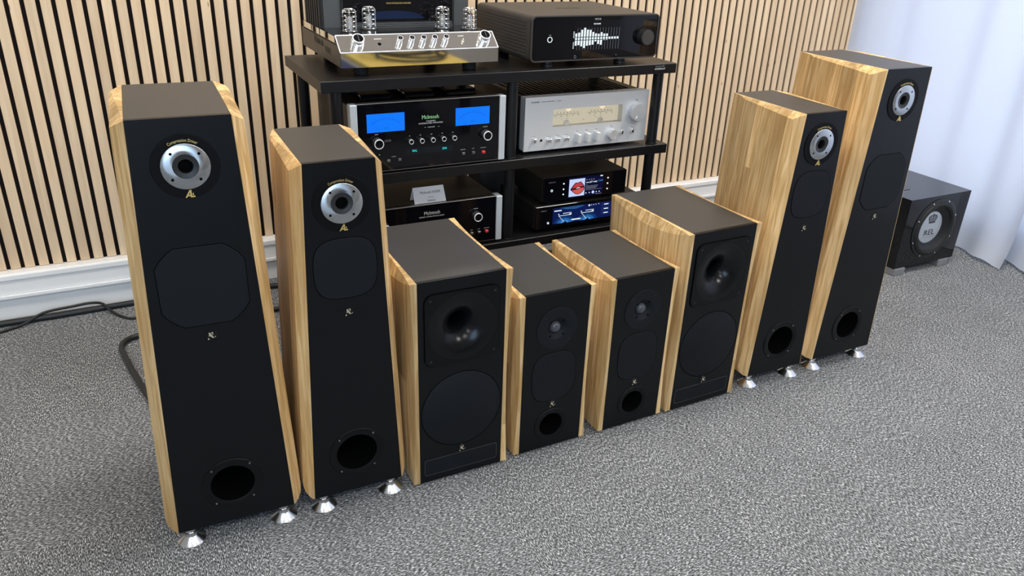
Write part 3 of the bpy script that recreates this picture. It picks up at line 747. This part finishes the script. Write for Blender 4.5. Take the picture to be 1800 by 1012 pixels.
# ---------------------------------------------------------------- silver amplifier with a cream meter window
def silver_amp():
    t = thing('integrated_amplifier', 'silver amplifier with one wide cream meter window, on the middle shelf', 'amplifier', (1.293, -.764, ZM))
    z0, z1, W = .0085, .1672, .435
    loops = [[(0, z0), (W, z0), (W, z1), (0, z1)], [(.0945, .0745), (.3410, .0745), (.3410, .1280), (.0945, .1280)]]
    part('front_panel', plate(loops, 0, .007), SILVER, t, label='brushed silver front panel')
    part('body', bx(.004, W-.004, .0345, .37, z0+.003, z1-.004, bev=.002), BODYBLK, t)
    part('panel_edge', plate([[(.002, z0+.001), (W-.002, z0+.001), (W-.002, z1-.001), (.002, z1-.001)], [(.092, .072), (.3435, .072), (.3435, .1305), (.092, .1305)]], .0072, .0345), SILVER, t)
    b = bmesh.new()
    for k in range(22): bx(.03+k*.0172, .0335+k*.0172, .06, .34, z1-.0045, z1-.0015, bm=b)
    part('top_grille', b, mat('grille_bronze', (.03, .026, .022), .35, metal=.5), t)
    m_ = part('meter_face', bx(.0930, .3425, .026, .028, .0735, .1290), E_WARM, t, label='cream lit meter face')
    part('meter_ceiling', bx(.0946, .3409, .0075, .0258, .1262, .1279), mat('cream_lining', (.75, .66, .50), .5), m_)
    part('window_glass', bx(.0946, .3409, .0015, .0025, .0746, .1279), mat('clear_pane', (1, 1, 1), .02, trans=1, var=0), t)
    for k, cx in enumerate((.157, .278)):
        part('meter_lamp', disc(.010, 0, .002, (cx+.004, .0256, .1235), 20, .0005), E_WARMHI, m_)
        part('scale_line', bx(cx-.048, cx+.044, .0250, .0262, .1045, .1052), INK, m_)
        b = bmesh.new()
        for q in range(7): bx(cx-.036+q*.012, cx-.0335+q*.012, .0250, .0262, .1085, .1105, bm=b)
        for q in range(5): bx(cx-.042+q*.020, cx-.0375+q*.020, .0250, .0262, .0995, .1008, bm=b)
        part('scale_marks', b, INK, m_)
        part('needle_hub', lathe([(.0105, .0), (.0105, .003), (.009, .004), (0, .004)], 30, (cx, .0262, .0770)), mat('cream_hub', (.85, .8, .68), .35), m_, smooth=True)
        part('hub_dot', bx(cx-.001, cx+.001, .0250, .0262, .0905, .0925), INK, m_)
        a = -.95
        part('needle', poly([(cx-.0003, .078), (cx+.0003, .078), (cx+.034*math.sin(a)+.0002, .078+.034*math.cos(a)), (cx+.034*math.sin(a)-.0002, .078+.034*math.cos(a))], .0245, .0250), INK, m_)
    part('meter_mark', poly(circ(.0012, .2175, .0850, 10), .0250, .0262), INK, m_)
    letters('YAMAHA', .0060, .0360, -.0006, .1532, INK, t, width=.0195, label='dark lettering YAMAHA')
    part('tuning_fork_mark', disc(.0020, 0, .0005, (.0225, 0, .1532), 14, .0002), INK, t)
    letters('NATURAL SOUND STEREO AMPLIFIER', .0026, .0745, -.0006, .1530, INK, t, width=.044)
    letters('A-S3200', .0030, .1120, -.0006, .1530, INK, t, width=.012)
    k = part('volume_knob', lathe([(.0275, -.0005), (.0275, .020), (.0268, .0215), (.0258, .0216), (0, .0212)], 64, (0, 0, 0)), KNOBM, t, smooth=True, label='large turned silver volume knob'); k.location = (.3905, 0, .1035)
    part('pointer', bx(-.0012, .0012, -.0222, -.0210, -.022, -.013), WHITE, k).rotation_euler = (0, .55, 0)
    k = part('selector_knob', lathe([(.0165, -.0005), (.0165, .018), (.0158, .0195), (0, .0192)], 48, (0, 0, 0)), KNOBM, t, smooth=True); k.location = (.3045, 0, .0395)
    part('pointer', bx(-.0008, .0008, -.0200, -.0190, -.013, -.007), WHITE, k).rotation_euler = (0, -.5, 0)
    letters('VOLUME', .0026, .3905, -.0006, .1385, INK, t); letters('INPUT', .0024, .3045, -.0006, .0625, INK, t)
    for x, z, nm in ((.1815, .0370, 'BASS'), (.2150, .0375, 'BALANCE'), (.2490, .0380, 'TREBLE')):
        part('tone_lever', bx(x-.0055, x+.0055, -.020, 0, z-.0140, z+.0140, bev=.0012, seg=1), SILVER, t)
        letters(nm, .0022, x, -.0006, z+.0205, INK, t)
    for x, z in ((.0330, .0410), (.3415, .0427), (.3805, .0440)):
        part('switch', bx(x-.0038, x+.0038, -.011, 0, z-.006, z+.006, bev=.0012, seg=1), CHROME, t)
        part('switch_label', bx(x-.005, x+.005, -.0004, .0002, z+.011, z+.0116), INK, t)
    for x, z in ((.0832, .0385), (.1128, .0385), (.1435, .0390)):
        kk = part('rotary_switch', lathe([(.0058, -.0005), (.0058, .010), (.0050, .011), (0, .011)], 24, (x, 0, z)), CHROME, t, smooth=True)
        part('lever', bx(x-.0018, x+.0018, -.0165, -.008, z-.0062, z+.0062, bev=.0008, seg=1), CHROME, kk)
        part('switch_label', bx(x-.007, x+.007, -.0004, .0002, z+.0105, z+.0111), INK, t)
    part('headphone_socket', ringbm(.0032, .0048, -.001, .0012, (.0575, 0, .0385), 24, .0003), CHROME, t)
    part('socket_hole', disc(.0033, -.001, .0003, (.0575, 0, .0385), 20, .0001), VOID, t)
    for x in (.045, W-.075):
        for y in (.035, .33): part('foot', lathe([(0, 0), (.006, 0), (.018, .006), (.018, .0110), (0, .0110)], 28, (x, y, 0), 'Z'), CHROME, t, smooth=True)
silver_amp()

# ---------------------------------------------------------------- two streamers with screens
def streamers():
    # the lower one
    t = thing('streamer', 'black streamer with blue two-needle meter screen, on the low shelf', 'hi-fi unit', (1.3357, -.78, ZL))
    W, z0, z1 = .388, .0120, .0873
    part('body', bx(0, W, .006, .26, z0, z1, bev=.003), BODYBLK, t)
    part('front_glass', bx(.001, W-.001, 0, .006, z0+.001, z1-.001, bev=.001, seg=1), GLASSBLK, t)
    s = part('screen', bx(.0615, .2860, -.0006, .001, .0240, .0760), E_DEEP, t, label='lit deep blue screen')
    part('screen_haze', poly([(.085, .0755), (.175, .0755), (.170, .0715), (.145, .066), (.110, .068)], -.0009, -.0006), glow('screen_haze_blue', (.02, .09, .24), 1), s)
    for cx in (.1055, .1880):
        for rad, mt_ in ((.030, glow('halo_dim', (.006, .035, .16), 1)), (.021, glow('halo_mid', (.02, .12, .38), 1)), (.012, E_SKY)):
            pts = [(cx+rad*1.25*math.cos(a), .0245+rad*.72*math.sin(a)) for a in [pi*k/20 for k in range(21)]]
            part('hub_glow', poly(pts, -.0008-.0004*(.03-rad)/.01, -.0006), mt_, s)
        pts = [(cx+.006*math.cos(a), .0243+.006*math.sin(a)) for a in [pi*k/14 for k in range(15)]]
        part('hub', poly(pts, -.0024, -.0018), E_NAVY, s)
        part('needle', poly([(cx-.003, .0275), (cx-.0018, .0275), (cx-.0215, .0490), (cx-.0228, .0490)], -.0026, -.0018), E_WHITE, s)
        part('scale_line', poly([(cx-.024, .0492), (cx+.022, .0492), (cx+.022, .0503), (cx-.024, .0503)], -.0026, -.0018), E_WHITE, s)
        part('scale_end', poly([(cx+.012, .0503), (cx+.022, .0503), (cx+.0225, .0548)], -.0026, -.0018), E_WHITE, s)
        b = bmesh.new()
        for k in range(6): merge(b, poly(rrect(cx-.007+k*.0052, cx-.0045+k*.0052, .0553, .0578, .0006, 2), -.0026, -.0018))
        merge(b, poly(rrect(cx-.0250, cx-.0215, .0535, .0565, .0006, 2), -.0026, -.0018))
        part('scale_figures', b, E_WHITE, s)
        letters('VU', .0032, cx+.001, -.0026, .0395, E_SKY, s)
    part('status_line', bx(.066, .0920, -.0014, -.0006, .0655, .0685), E_WHITE, s)
    part('track_line', bx(.1300, .1625, -.0026, -.0006, .0300, .0330), E_WHITE, s)
    part('menu_dot', poly(circ(.0030, .1935, .0712, 16), -.0012, -.0006), E_WHITE, s)
    b = bmesh.new()
    for k, x in enumerate((.2020, .2100, .2185, .2290)): merge(b, poly(circ(.0013, x, .0716+.0002*k, 10), -.0012, -.0006))
    part('menu_dots', b, E_WHITE, s)
    for k, z in enumerate((.0680, .0530, .0390)):
        part('menu_panel', poly(rrect(.2400, .2720, z-.0055, z+.0055, .001, 2), -.0009, -.0006), glow('menu_blue', (.010, .022, .12), 1), s)
        part('menu_line', bx(.2500, .2660, -.0014, -.0009, z-.0013, z+.0013), E_WHITE, s)
    p = part('power_light', disc(.0042, -.001, .0008, (.0452, 0, .0310), 20, .0003), E_DIM, t)
    part('power_mark', poly([(.0418, .0292), (.0480, .0270), (.0488, .0330), (.0470, .0335)], -.0012, -.0006), E_WHITE, p)
    letters('EVERSOLO', .0045, .0290, -.0006, .0720, GREYINK, t, width=.020)
    for x in (.04, W-.04):
        for y in (.04, .22): part('foot', disc(.015, 0, .0125, (x, y, 0), 24, .001, 'Z'), RUBBER, t)
    ztop = ZL+z1
    # the upper one
    t = thing('streamer', 'black streamer showing red lips on its screen, stacked on the blue-screen streamer', 'hi-fi unit', (1.3592, -.78, ztop))
    W, z0, z1 = .3036, .0112, .0885
    part('body', bx(0, W, .006, .25, z0, z1, bev=.003), BODYBLK, t)
    part('front_glass', bx(.001, W-.001, 0, .006, z0+.001, z1-.001, bev=.001, seg=1), GLASSBLK, t)
    o = ztop
    s = part('screen', bx(.0880, .2150, -.0006, .001, .0175, .0810), E_NAVY, t, label='lit dark blue screen')
    a = part('cover_picture', bx(.0905, .1470, -.0010, -.0004, .0205, .0765), E_PALE, s, label='picture of red lips on pale blue')
    cx, cz = .1205, .0470
    outer = [(-.026, -.003), (-.018, .008), (-.010, .0165), (-.004, .0185), (.001, .0165), (.006, .0195), (.013, .0190), (.019, .0120), (.0255, .004), (.0255, -.006), (.020, -.0140), (.012, -.0195), (.003, -.0215), (-.006, -.0195), (-.015, -.0130)]
    part('lip_outline', poly([(cx+x, cz+z) for x, z in outer], -.0014, -.0010), E_DKRED, a)
    upper = [(-.020, .001), (-.013, .009), (-.008, .0145), (-.004, .0165), (.001, .0145), (.006, .0175), (.012, .0170), (.018, .0100), (.0225, .0045), (.012, .0045), (.002, .0040), (-.010, .0010)]
    part('upper_lip', poly([(cx+x, cz+z) for x, z in upper], -.0018, -.0014), E_RED, a)
    lower = [(-.019, -.005), (-.010, -.0055), (.002, -.0040), (.012, -.0010), (.0230, -.0005), (.0225, -.0060), (.018, -.0125), (.011, -.0175), (.003, -.0195), (-.006, -.0175), (-.013, -.0120)]
    part('lower_lip', poly([(cx+x, cz+z) for x, z in lower], -.0018, -.0014), E_BRED, a)
    part('lip_shine', poly([(cx-.006, cz-.0010), (cx+.004, cz-.0005), (cx+.010, cz+.0020), (cx, cz+.0015)], -.0022, -.0018), E_WHITE, a)
    b = bmesh.new()
    for k, x in enumerate((.1540, .1625, .1710, .1795)): merge(b, poly(circ(.0019, x, .0700, 10), -.0010, -.0006))
    part('menu_dots', b, E_DIM, s)
    letters('ove (12" mix)', .0072, .1715, -.0008, .0610, E_WHITE, s, width=.040)
    letters('Call', .0078, .2045, -.0008, .0630, E_SKY, s, width=.016)
    part('clock', bx(.2030, .2120, -.0010, -.0006, .0765, .0795), E_WHITE, s)
    for z, x1 in ((.0525, .158), (.0480, .196), (.0440, .194), (.0400, .190)): part('text_line', bx(.1515, x1, -.0010, -.0006, z, z+.0011), E_DIM, s)
    part('progress_bar', bx(.1515, .2110, -.0010, -.0006, .0360, .0366), E_DIM, s)
    part('play_button', poly(circ(.0048, .1795, .0270, 20), -.0012, -.0006), E_PALE, s)
    b = bmesh.new()
    for x in (.1540, .1665, .1925, .2035): merge(b, poly([(x-.002, .0250), (x+.002, .0270), (x-.002, .0290)], -.0012, -.0006))
    part('player_keys', b, E_WHITE, s)
    part('track_line', bx(.1880, .2120, -.0010, -.0006, .0195, .0207), E_DIM, s)
    for x, zs in ((.0710, (.0660, .0480, .0315)), (.2325, (.0680, .0500, .0320))):
        for z in zs: part('touch_key', disc(.0026, -.001, .0007, (x, 0, z), 14, .0002), E_WHITE, t)
    part('power_ring', ringbm(.0022, .0040, -.001, .0007, (.0292, 0, .0478), 24, .0002), E_WHITE, t)
    letters('EVERSOLO', .0050, .0290, -.0006, .0745, GREYINK, t, width=.024)
    for x in (.04, W-.04):
        for y in (.04, .21): part('foot', disc(.014, 0, .0115, (x, y, 0), 24, .001, 'Z'), RUBBER, t)
streamers()
# small dark box on the low shelf behind the middle post
b = bx(0, .10, 0, .10, .0, .14, bev=.004)
o = part('power_supply', b, BROWNBLK); o.location = (1.262, -.53, ZL)
tag(o, 'small dark power supply box behind the middle post on the low shelf', 'box')

# ---------------------------------------------------------------- dark amplifier with spectrum display, top shelf
def spectrum_amp():
    t = thing('integrated_amplifier', 'dark rounded amplifier with white spectrum display, on the top shelf', 'amplifier', (1.2935, -.78, ZT))
    W, z0, z1, D = .430, .0180, .1425, .365
    def shell(y0, y1, d): return plate([rrect(d, W-d, z0+d, z1-d, .014)], y0, y1)
    part('body', shell(.006, D, 0), BROWNBLK, t, smooth=True)
    for s in (0, 1):
        for k in range(11):
            x = -.0012 if s == 0 else W-.0003
            part('side_fin', bx(x, x+.0015, .03, D-.01, z0+.014+k*.009, z0+.018+k*.009), BROWNBLK, t)
    part('front_rim', plate([rrect(0, W, z0, z1, .014), rrect(.0035, W-.0035, z0+.0035, z1-.0035, .011)], -.002, .008), BROWNBLK, t)
    part('front_glass', plate([rrect(.0030, W-.0030, z0+.0030, z1-.0030, .0115)], .0008, .006), GLASSBLK, t)
    letters('MICHI', .0075, .2145, -.0002, .1312, PRINT, t, width=.020, label='grey lettering MICHI')
    letters('MICHI', .030, .2150, .175, z1+.0002, BLKPLAST, t, width=.075, name='top_lettering').rotation_euler = (-pi/2, 0, 0)
    d = part('display', bx(.135, .300, .0002, .001, .0400, .1270), mat('display_black', (.002, .002, .004), .08), t)
    letters('SPECTRUM/PK', .0052, .2135, -.0003, .1182, E_WHITE, d, width=.024, label='white display lettering')
    h = [.014, .017, .028, .036, .028, .027, .018, .012, .010, .016, .010, .010, 0, 0, 0, 0]
    l = [.022, .020, .026, .034, .024, .022, .020, .006, .018, .022, .001, .001, 0, 0, 0, 0]
    for k in range(16):
        x = .1450+k*.00945
        part('bar_line', bx(x+.0045, x+.0049, -.0001, .0006, .0470, .1080), E_DIM, d)
        if h[k]: part('upper_bar', bx(x-.0026, x+.0032, -.0004, .0006, .0835, .0835+h[k]*.68), E_WHITE, d)
        part('centre_bar', bx(x-.0026, x+.0030, -.0004, .0006, .0755, .0815), E_WHITE, d)
        if l[k]: part('lower_bar', bx(x-.0026, x+.0032, -.0004, .0006, .0735-l[k]*.62, .0735), E_WHITE, d)
    for s, z in (('SPHERE', .0900), ('SMOKE', .0605)):
        o = letters(s, .0048, .1375, -.0003, z, E_WHITE, d, width=.018); o.rotation_euler = (0, -pi/2, 0)
    part('power_ring', ringbm(.0062, .0080, -.001, .0006, (.0600, 0, .0783), 36, .0002), E_WHITE, t, label='lit white power ring')
    letters('POWER', .0022, .0600, -.0001, .0905, PRINT, t)
    k = part('volume_knob', lathe([(.0235, -.0005), (.0235, .020), (.0228, .0225), (.0212, .0228), (0, .0226)], 56, (.3790, 0, .0780)), BLKPLAST, t, smooth=True)
    part('knob_face', disc(.0205, .0222, .0236, (.3790, 0, .0780), 44, .0003), BROWNBLK, k)
    part('headphone_socket', ringbm(.0026, .0042, -.001, .0010, (.1458, 0, .0285), 22, .0003), SCREW, t)
    part('button', disc(.0035, -.001, .0030, (.2850, 0, .0286), 20, .0005), BLKPLAST, t)
    for x in (.075, W-.105):
        for y in (.035, .32): part('foot', lathe([(0, 0), (.018, 0), (.018, .007), (.016, .008), (.016, .0185), (0, .0185)], 28, (x, y, 0), 'Z'), BLKPLAST, t, smooth=True)
spectrum_amp()

# ---------------------------------------------------------------- tube amplifier, top shelf
def tube_amp():
    t = thing('tube_amplifier', 'mirror-steel tube amplifier with four wire-caged tubes, on the top shelf', 'amplifier', (.7600, -.765, ZT))
    W, z0, z1, zt, D, ys = .4400, .0235, .0600, .0965, .415, .044
    # chassis: flat mirror front, sloping control panel, flat top
    b = bmesh.new()
    prof = [(.002, z0), (.002, z1), (ys, zt), (D, zt-.003), (D, z0)]
    A = [b.verts.new((.002, y, z)) for y, z in prof]; B = [b.verts.new((W-.002, y, z)) for y, z in prof]
    n = len(prof)
    for i in range(n): b.faces.new((A[i], A[(i+1) % n], B[(i+1) % n], B[i]))
    b.faces.new(A); b.faces.new(B); bmesh.ops.recalc_face_normals(b, faces=b.faces)
    part('chassis', b, mat('dark_mirror_steel', (.10, .098, .095), .16, metal=1), t)
    part('front_mirror', bx(.0, W, 0, .002, z0, z1-.0008), MIRROR, t, label='mirror-polished lower front')
    sl = math.atan2(zt-z1, ys); Ls = math.hypot(zt-z1, ys)
    q = bx(0, W, -.0015, .0005, 0, Ls); cp = part('control_panel', q, MIRROR, t, label='sloping mirror-steel control panel')
    cp.location = (0, .0005, z1); cp.rotation_euler = (-(pi/2-sl), 0, 0)
    for z, nm in ((0, 'lower_edge'), (Ls, 'upper_edge')):
        part(nm, bx(0, W, -.0026, .0004, z-.0013, z+.0013, bev=.0004, seg=1), RINGM, cp)
    for x in (0, W): part('side_edge', bx(x-.0010, x+.0010, -.0024, .0004, 0, Ls), RINGM, cp)
    # side strips: bright bevel along the top of each flank, cut by dark slots
    for s, x in ((0, -.0008), (1, W-.0008)):
        for y0, y1 in ((.048, .115), (.125, .195), (.205, .285), (.295, .408)):
            part('side_strip', bx(x, x+.0016, y0, y1, zt-.017, zt-.001), MIRROR, t)
        q = bmesh.new(); pr = [(.003, z0+.001), (.410, z0+.001), (.410, zt-.021), (.019, zt-.021), (.003, z1-.002)]
        P = [q.verts.new((x, a, c)) for a, c in pr]; Q = [q.verts.new((x+.0016, a, c)) for a, c in pr]
        for i in range(5): q.faces.new((P[i], P[(i+1) % 5], Q[(i+1) % 5], Q[i]))
        q.faces.new(P); q.faces.new(Q); bmesh.ops.recalc_face_normals(q, faces=q.faces)
        part('side_plate', q, bpy.data.materials.get('bronze_side') or mat('bronze_side', (.055, .048, .040), .35, metal=.2), t)
    o = letters('McIntosh', .030, -.0012, .215, .0640, BLKPLAST, t, width=.095, name='side_lettering'); o.rotation_euler = (0, 0, -pi/2)
    o = letters('MA352', .022, -.0012, .120, .0520, BLKPLAST, t, width=.055, name='side_lettering'); o.rotation_euler = (0, 0, -pi/2)
    # controls on the sloping panel (panel-local: x, depth towards -Y, z up the slope)
    h = Ls*.48
    for x in (.0500, .4040):
        k = knob_y(.0150, .021, (x, -.0015, h), AMPKNOB, RINGM, GLASSBLK, cp)
        part('pointer', bx(x-.0006, x+.0006, -.0246, -.0228, h-.010, h+.010), CHROME, k).rotation_euler = (0, 0, 0)
    for x in (.1620, .1945, .2267, .2580, .2905):
        k = knob_y(.0072, .018, (x, -.0015, h), AMPKNOB, RINGM, GLASSBLK, cp)
        part('pointer', bx(x-.0005, x+.0005, -.0212, -.0196, h-.005, h+.005), CHROME, k)
    part('headphone_socket', disc(.0046, .0010, .0022, (.1085, 0, h*.92), 24, .0002), VOID, cp)
    part('socket_label', bx(.098, .118, -.0018, -.0014, h+.014, h+.0155), WHITE, cp)
    part('switch', lathe([(.0034, .001), (.0034, .004), (.0018, .005), (.0014, .012), (0, .0125)], 20, (.3415, 0, h*.92)), GOLDS, cp, smooth=True)
    part('switch_label', bx(.333, .350, -.0018, -.0014, h+.016, h+.0172), WHITE, cp)
    # rear housing with the glass name plate, fins on its flanks
    hy = .205; hz = .275
    part('housing', bx(.014, W-.003, hy, D-.02, zt-.004, hz, bev=.003), GREYBOX, t)
    part('glass_plate', bx(.068, .385, hy-.006, hy, zt+.014, hz-.02), GLASSBLK, t)
    for k in range(3): part('ledge', bx(.068, .385, hy-.012+.003*k, hy+.001, zt-.003+.005*k, zt+.001+.005*k), GREYBOX, t)
    g = part('glass_border', bx(.060, .066, hy-.003, hy, zt, hz-.02), BODYBLK, t)
    part('glass_border', bx(.387, .393, hy-.003, hy, zt, hz-.02), BODYBLK, t)
    arc = [(.1300, .1175), (.3020, .1175), (.2900, .1260), (.2700, .1330), (.2450, .1370), (.2150, .1385), (.1850, .1380), (.1580, .1365), (.1300, .1345)]
    part('meter_window', poly(arc, hy-.0068, hy-.006), glow('dim_blue_meter', (.002, .011, .045), 1), t, label='dim blue meter window')
    letters('MA352 INTEGRATED AMPLIFIER', .0062, .2250, hy-.0065, .1585, GOLD, t, width=.072)
    part('fin_base', bx(.0080, .0142, hy+.001, D-.021, zt-.004, hz-.004), BODYBLK, t)
    for k in range(7):
        part('fin', bx(.0035, .0145, hy+.004+k*.025, hy+.013+k*.025, zt-.003, hz-.006), BODYBLK, t)
    # tubes under wire cages
    for x, y in ((.060, .118), (.126, .160), (.331, .138), (.400, .106)):
        f = part('tube_socket', lathe([(0, 0), (.0250, 0), (.0245, .003), (.0150, .0035), (0, .0035)], 32, (x, y, zt-.001), 'Z'), BODYBLK, t, smooth=True)
        part('tube', lathe([(.0090, .003), (.0095, .006), (.0100, .034), (.0085, .041), (.0040, .045), (.0018, .049), (0, .049)], 24, (x, y, zt), 'Z'), GLASS, f, smooth=True)
        part('tube_plates', bx(x-.0045, x+.0045, y-.003, y+.003, zt+.007, zt+.034), SILVER, f)
        cg = bmesh.new(); R = .0195
        for z in (.003, .0150, .0270, .0390, .0500):
            tube([(x+R*math.cos(2*pi*k/24), y+R*math.sin(2*pi*k/24), zt+z) for k in range(24)], .00085, 6, True, bm=cg)
        tube([(x+R*.6*math.cos(2*pi*k/20), y+R*.6*math.sin(2*pi*k/20), zt+.0565) for k in range(20)], .0008, 6, True, bm=cg)
        for k in range(6):
            a = 2*pi*k/6+.3; c, s_ = math.cos(a), math.sin(a)
            tube([(x+R*c, y+R*s_, zt+.002), (x+R*c, y+R*s_, zt+.048), (x+R*.93*c, y+R*.93*s_, zt+.0535), (x+R*.6*c, y+R*.6*s_, zt+.0570), (x, y, zt+.0580)], .00085, 6, bm=cg)
        part('wire_cage', cg, CHROMEWIRE, f, smooth=True, label='chromed wire cage')
    for x in (.065, W-.065):
        for y in (.050, .36): part('foot', lathe([(0, 0), (.0180, 0), (.0195, .004), (.0195, z0+.001), (0, z0+.001)], 28, (x, y, 0), 'Z'), RUBBER, t, smooth=True)
tube_amp()

# ================================================================ subwoofer
def sub_box():
    b = bmesh.new(); o = [(-.1765, .030), (.1765, .030), (.1765, .3190), (-.1765, .3190)]
    A = outline_fill(b, [o, circ(.1125, 0, .18, 64)], 0)[0]; B = [b.verts.new((p[0], .37, p[1])) for p in o]
    for i in range(4): b.faces.new((A[i], A[(i+1) % 4], B[(i+1) % 4], B[i]))
    b.faces.new(B); bmesh.ops.recalc_face_normals(b, faces=b.faces); return b
def subwoofer():
    t = thing('subwoofer', 'glossy black cube subwoofer with silver cone centre, in front of the white curtain', 'subwoofer', (3.0785, -.925, 0), 0)
    part('cabinet', sub_box(), mat('piano_black', (.004, .004, .005), .06, spec=.5), t)
    cz = .1800
    part('driver_frame', lathe([(.1245, -.001), (.1245, .003), (.1225, .0045), (.1130, .0045), (.1120, .003)], 80, (0, 0, cz)), BLKPLAST, t, smooth=True)
    part('rubber_surround', lathe([(.1135, .002), (.1100, .0095), (.1010, .0125), (.0930, .0085), (.0905, .0)], 80, (0, 0, cz)), RUBBER, t, smooth=True)
    part('cone', lathe([(.0915, .001), (.0700, -.0150), (.0640, -.0165)], 64, (0, 0, cz)), BLKPLAST, t, smooth=True)
    d = part('silver_cone_cap', lathe([(.0672, -.0165), (.0660, -.0135), (.0500, -.0125), (0, -.0122)], 64, (0, 0, cz)), mat('silver_cone', (.60, .63, .66), .42, metal=.6), t, smooth=True, label='silver cone cap with crown emblem')
    letters('REL', .034, 0, .0116, cz-.020, INK, d, width=.062, label='dark lettering REL')
    part('small_print', bx(-.034, .034, .0118, .0126, cz-.0400, cz-.0385), GREYINK, d)
    b = bmesh.new()
    k = .024
    for q in ([(-.72, -.55), (.72, -.55), (.78, -.22), (-.78, -.22)], [(-.80, -.15), (-1.05, .42), (-.85, .62), (-.62, -.15)], [(.80, -.15), (1.05, .42), (.85, .62), (.62, -.15)], [(-1.0, .45), (-.5, .72), (0, .62), (0, .78), (-.55, .90), (-1.0, .62)], [(1.0, .45), (.5, .72), (0, .62), (0, .78), (.55, .90), (1.0, .62)], [(-.12, -.15), (.12, -.15), (.10, .62), (-.10, .62)], [(-.45, -.15), (-.30, -.15), (-.42, .58), (-.58, .62)], [(.45, -.15), (.30, -.15), (.42, .58), (.58, .62)], [(-.10, .80), (.10, .80), (.10, 1.12), (-.10, 1.12)]):
        merge(b, poly([(p[0]*k, p[1]*k) for p in q], -.0005, .0005))
    o = part('crown_emblem', b, INK, d, label='dark crown emblem'); o.location = (0, .0118, cz+.032)
    for k in range(8):
        a = pi/8+k*pi/4
        part('screw', disc(.0036, .003, .0068, (.1185*math.cos(a), 0, cz+.1185*math.sin(a)), 14, .0008), CHROME, t)
    for a in (-1, 1): part('corner_screw', disc(.004, -.001, .0008, (a*.160, 0, .300), 16, .0003), BLKPLAST, t)
    part('top_slot', bx(-.14, -.06, .10, .103, .3185, .3195), VOID, t)
    for x in (-.1440, .1180):
        for y in (-.006, .30): part('foot', bx(x-.030, x+.030, y, y+.06, 0, .0305, bev=.003), mat('grey_foot_metal', (.33, .34, .35), .4, metal=.6), t, label='silver block foot')
subwoofer()

# ================================================================ cables on the carpet
def cable(pts, r, label, group=None):
    o = part('cable', tube(spline(pts, 8), r, 10), CABLE, None, smooth=True); tag(o, label, 'cable', group); return o
cable([(-2.2, -.075, .010), (-1.2, -.072, .010), (-.213, -.072, .010), (-.053, -.074, .010), (.187, -.067, .010), (.45, -.072, .010), (.68, -.12, .010)], .010, 'thick black cable lying straight along the white skirting')
cable([(-1.0, -.40, .005), (-.45, -.22, .005), (-.21, -.122, .005), (-.141, -.095, .010), (-.085, -.070, .0255), (.0, -.055, .0255), (.048, -.050, .0255), (.085, -.070, .0255), (.107, -.105, .012), (.139, -.150, .005), (.186, -.182, .005), (.36, -.20, .005), (.60, -.22, .005)], .0045, 'thin black cable curling over the thick cable by the skirting')
cable([(.62, -.30, .010), (.40, -.285, .010), (.260, -.300, .010), (.193, -.317, .010), (.150, -.332, .010), (.129, -.372, .010), (.135, -.441, .010), (.159, -.581, .010), (.184, -.704, .010), (.220, -.86, .010), (.262, -.985, .010)], .0085, 'thick black speaker cable making a sharp loop behind the largest speaker')

# ================================================================ behind the camera: unseen things added for the mirror-polished amplifier to reflect
def added_table():  # added out of view to give the mirror front its yellow reflection
    t = thing('added_low_table', 'unseen low table with yellow wooden top, added for the mirror-steel reflection', 'table', (1.92, -3.80, 0))
    part('table_top', bx(-.32, .32, -.50, .50, .40, .43, bev=.004), mat('yellow_wood', (.46, .33, .07), .4), t)
    for x in (-.28, .28):
        for y in (-.45, .45): part('leg', bx(x-.025, x+.025, y-.025, y+.025, 0, .40), BODYBLK, t)
    pts = []
    for k in range(90):
        a = 2*pi*k/22; r = .22+.05*math.sin(k*.35)
        pts.append((1.93+r*math.cos(a), -3.62+r*math.sin(a), .438+.0012*k*.5))
    o = part('added_cable_coil', tube(pts, .008, 8), CABLE, None, smooth=True); tag(o, 'unseen coil of black cable on the yellow table, added for the reflection', 'cable')
added_table()

def added_ottoman():  # added out of view as the dark blue part of the same reflection
    t = thing('added_ottoman', 'unseen dark blue upholstered seat, added for the mirror-steel reflection', 'added_ottoman', (1.22, -3.75, 0))
    part('cushion', bx(-.33, .33, -.45, .45, .10, .43, bev=.04, seg=4), mat('navy_fabric', (.008, .012, .05), .9), t, smooth=True)
    for x in (-.27, .27):
        for y in (-.38, .38): part('leg', bx(x-.02, x+.02, y-.02, y+.02, 0, .102), BODYBLK, t)
added_ottoman()
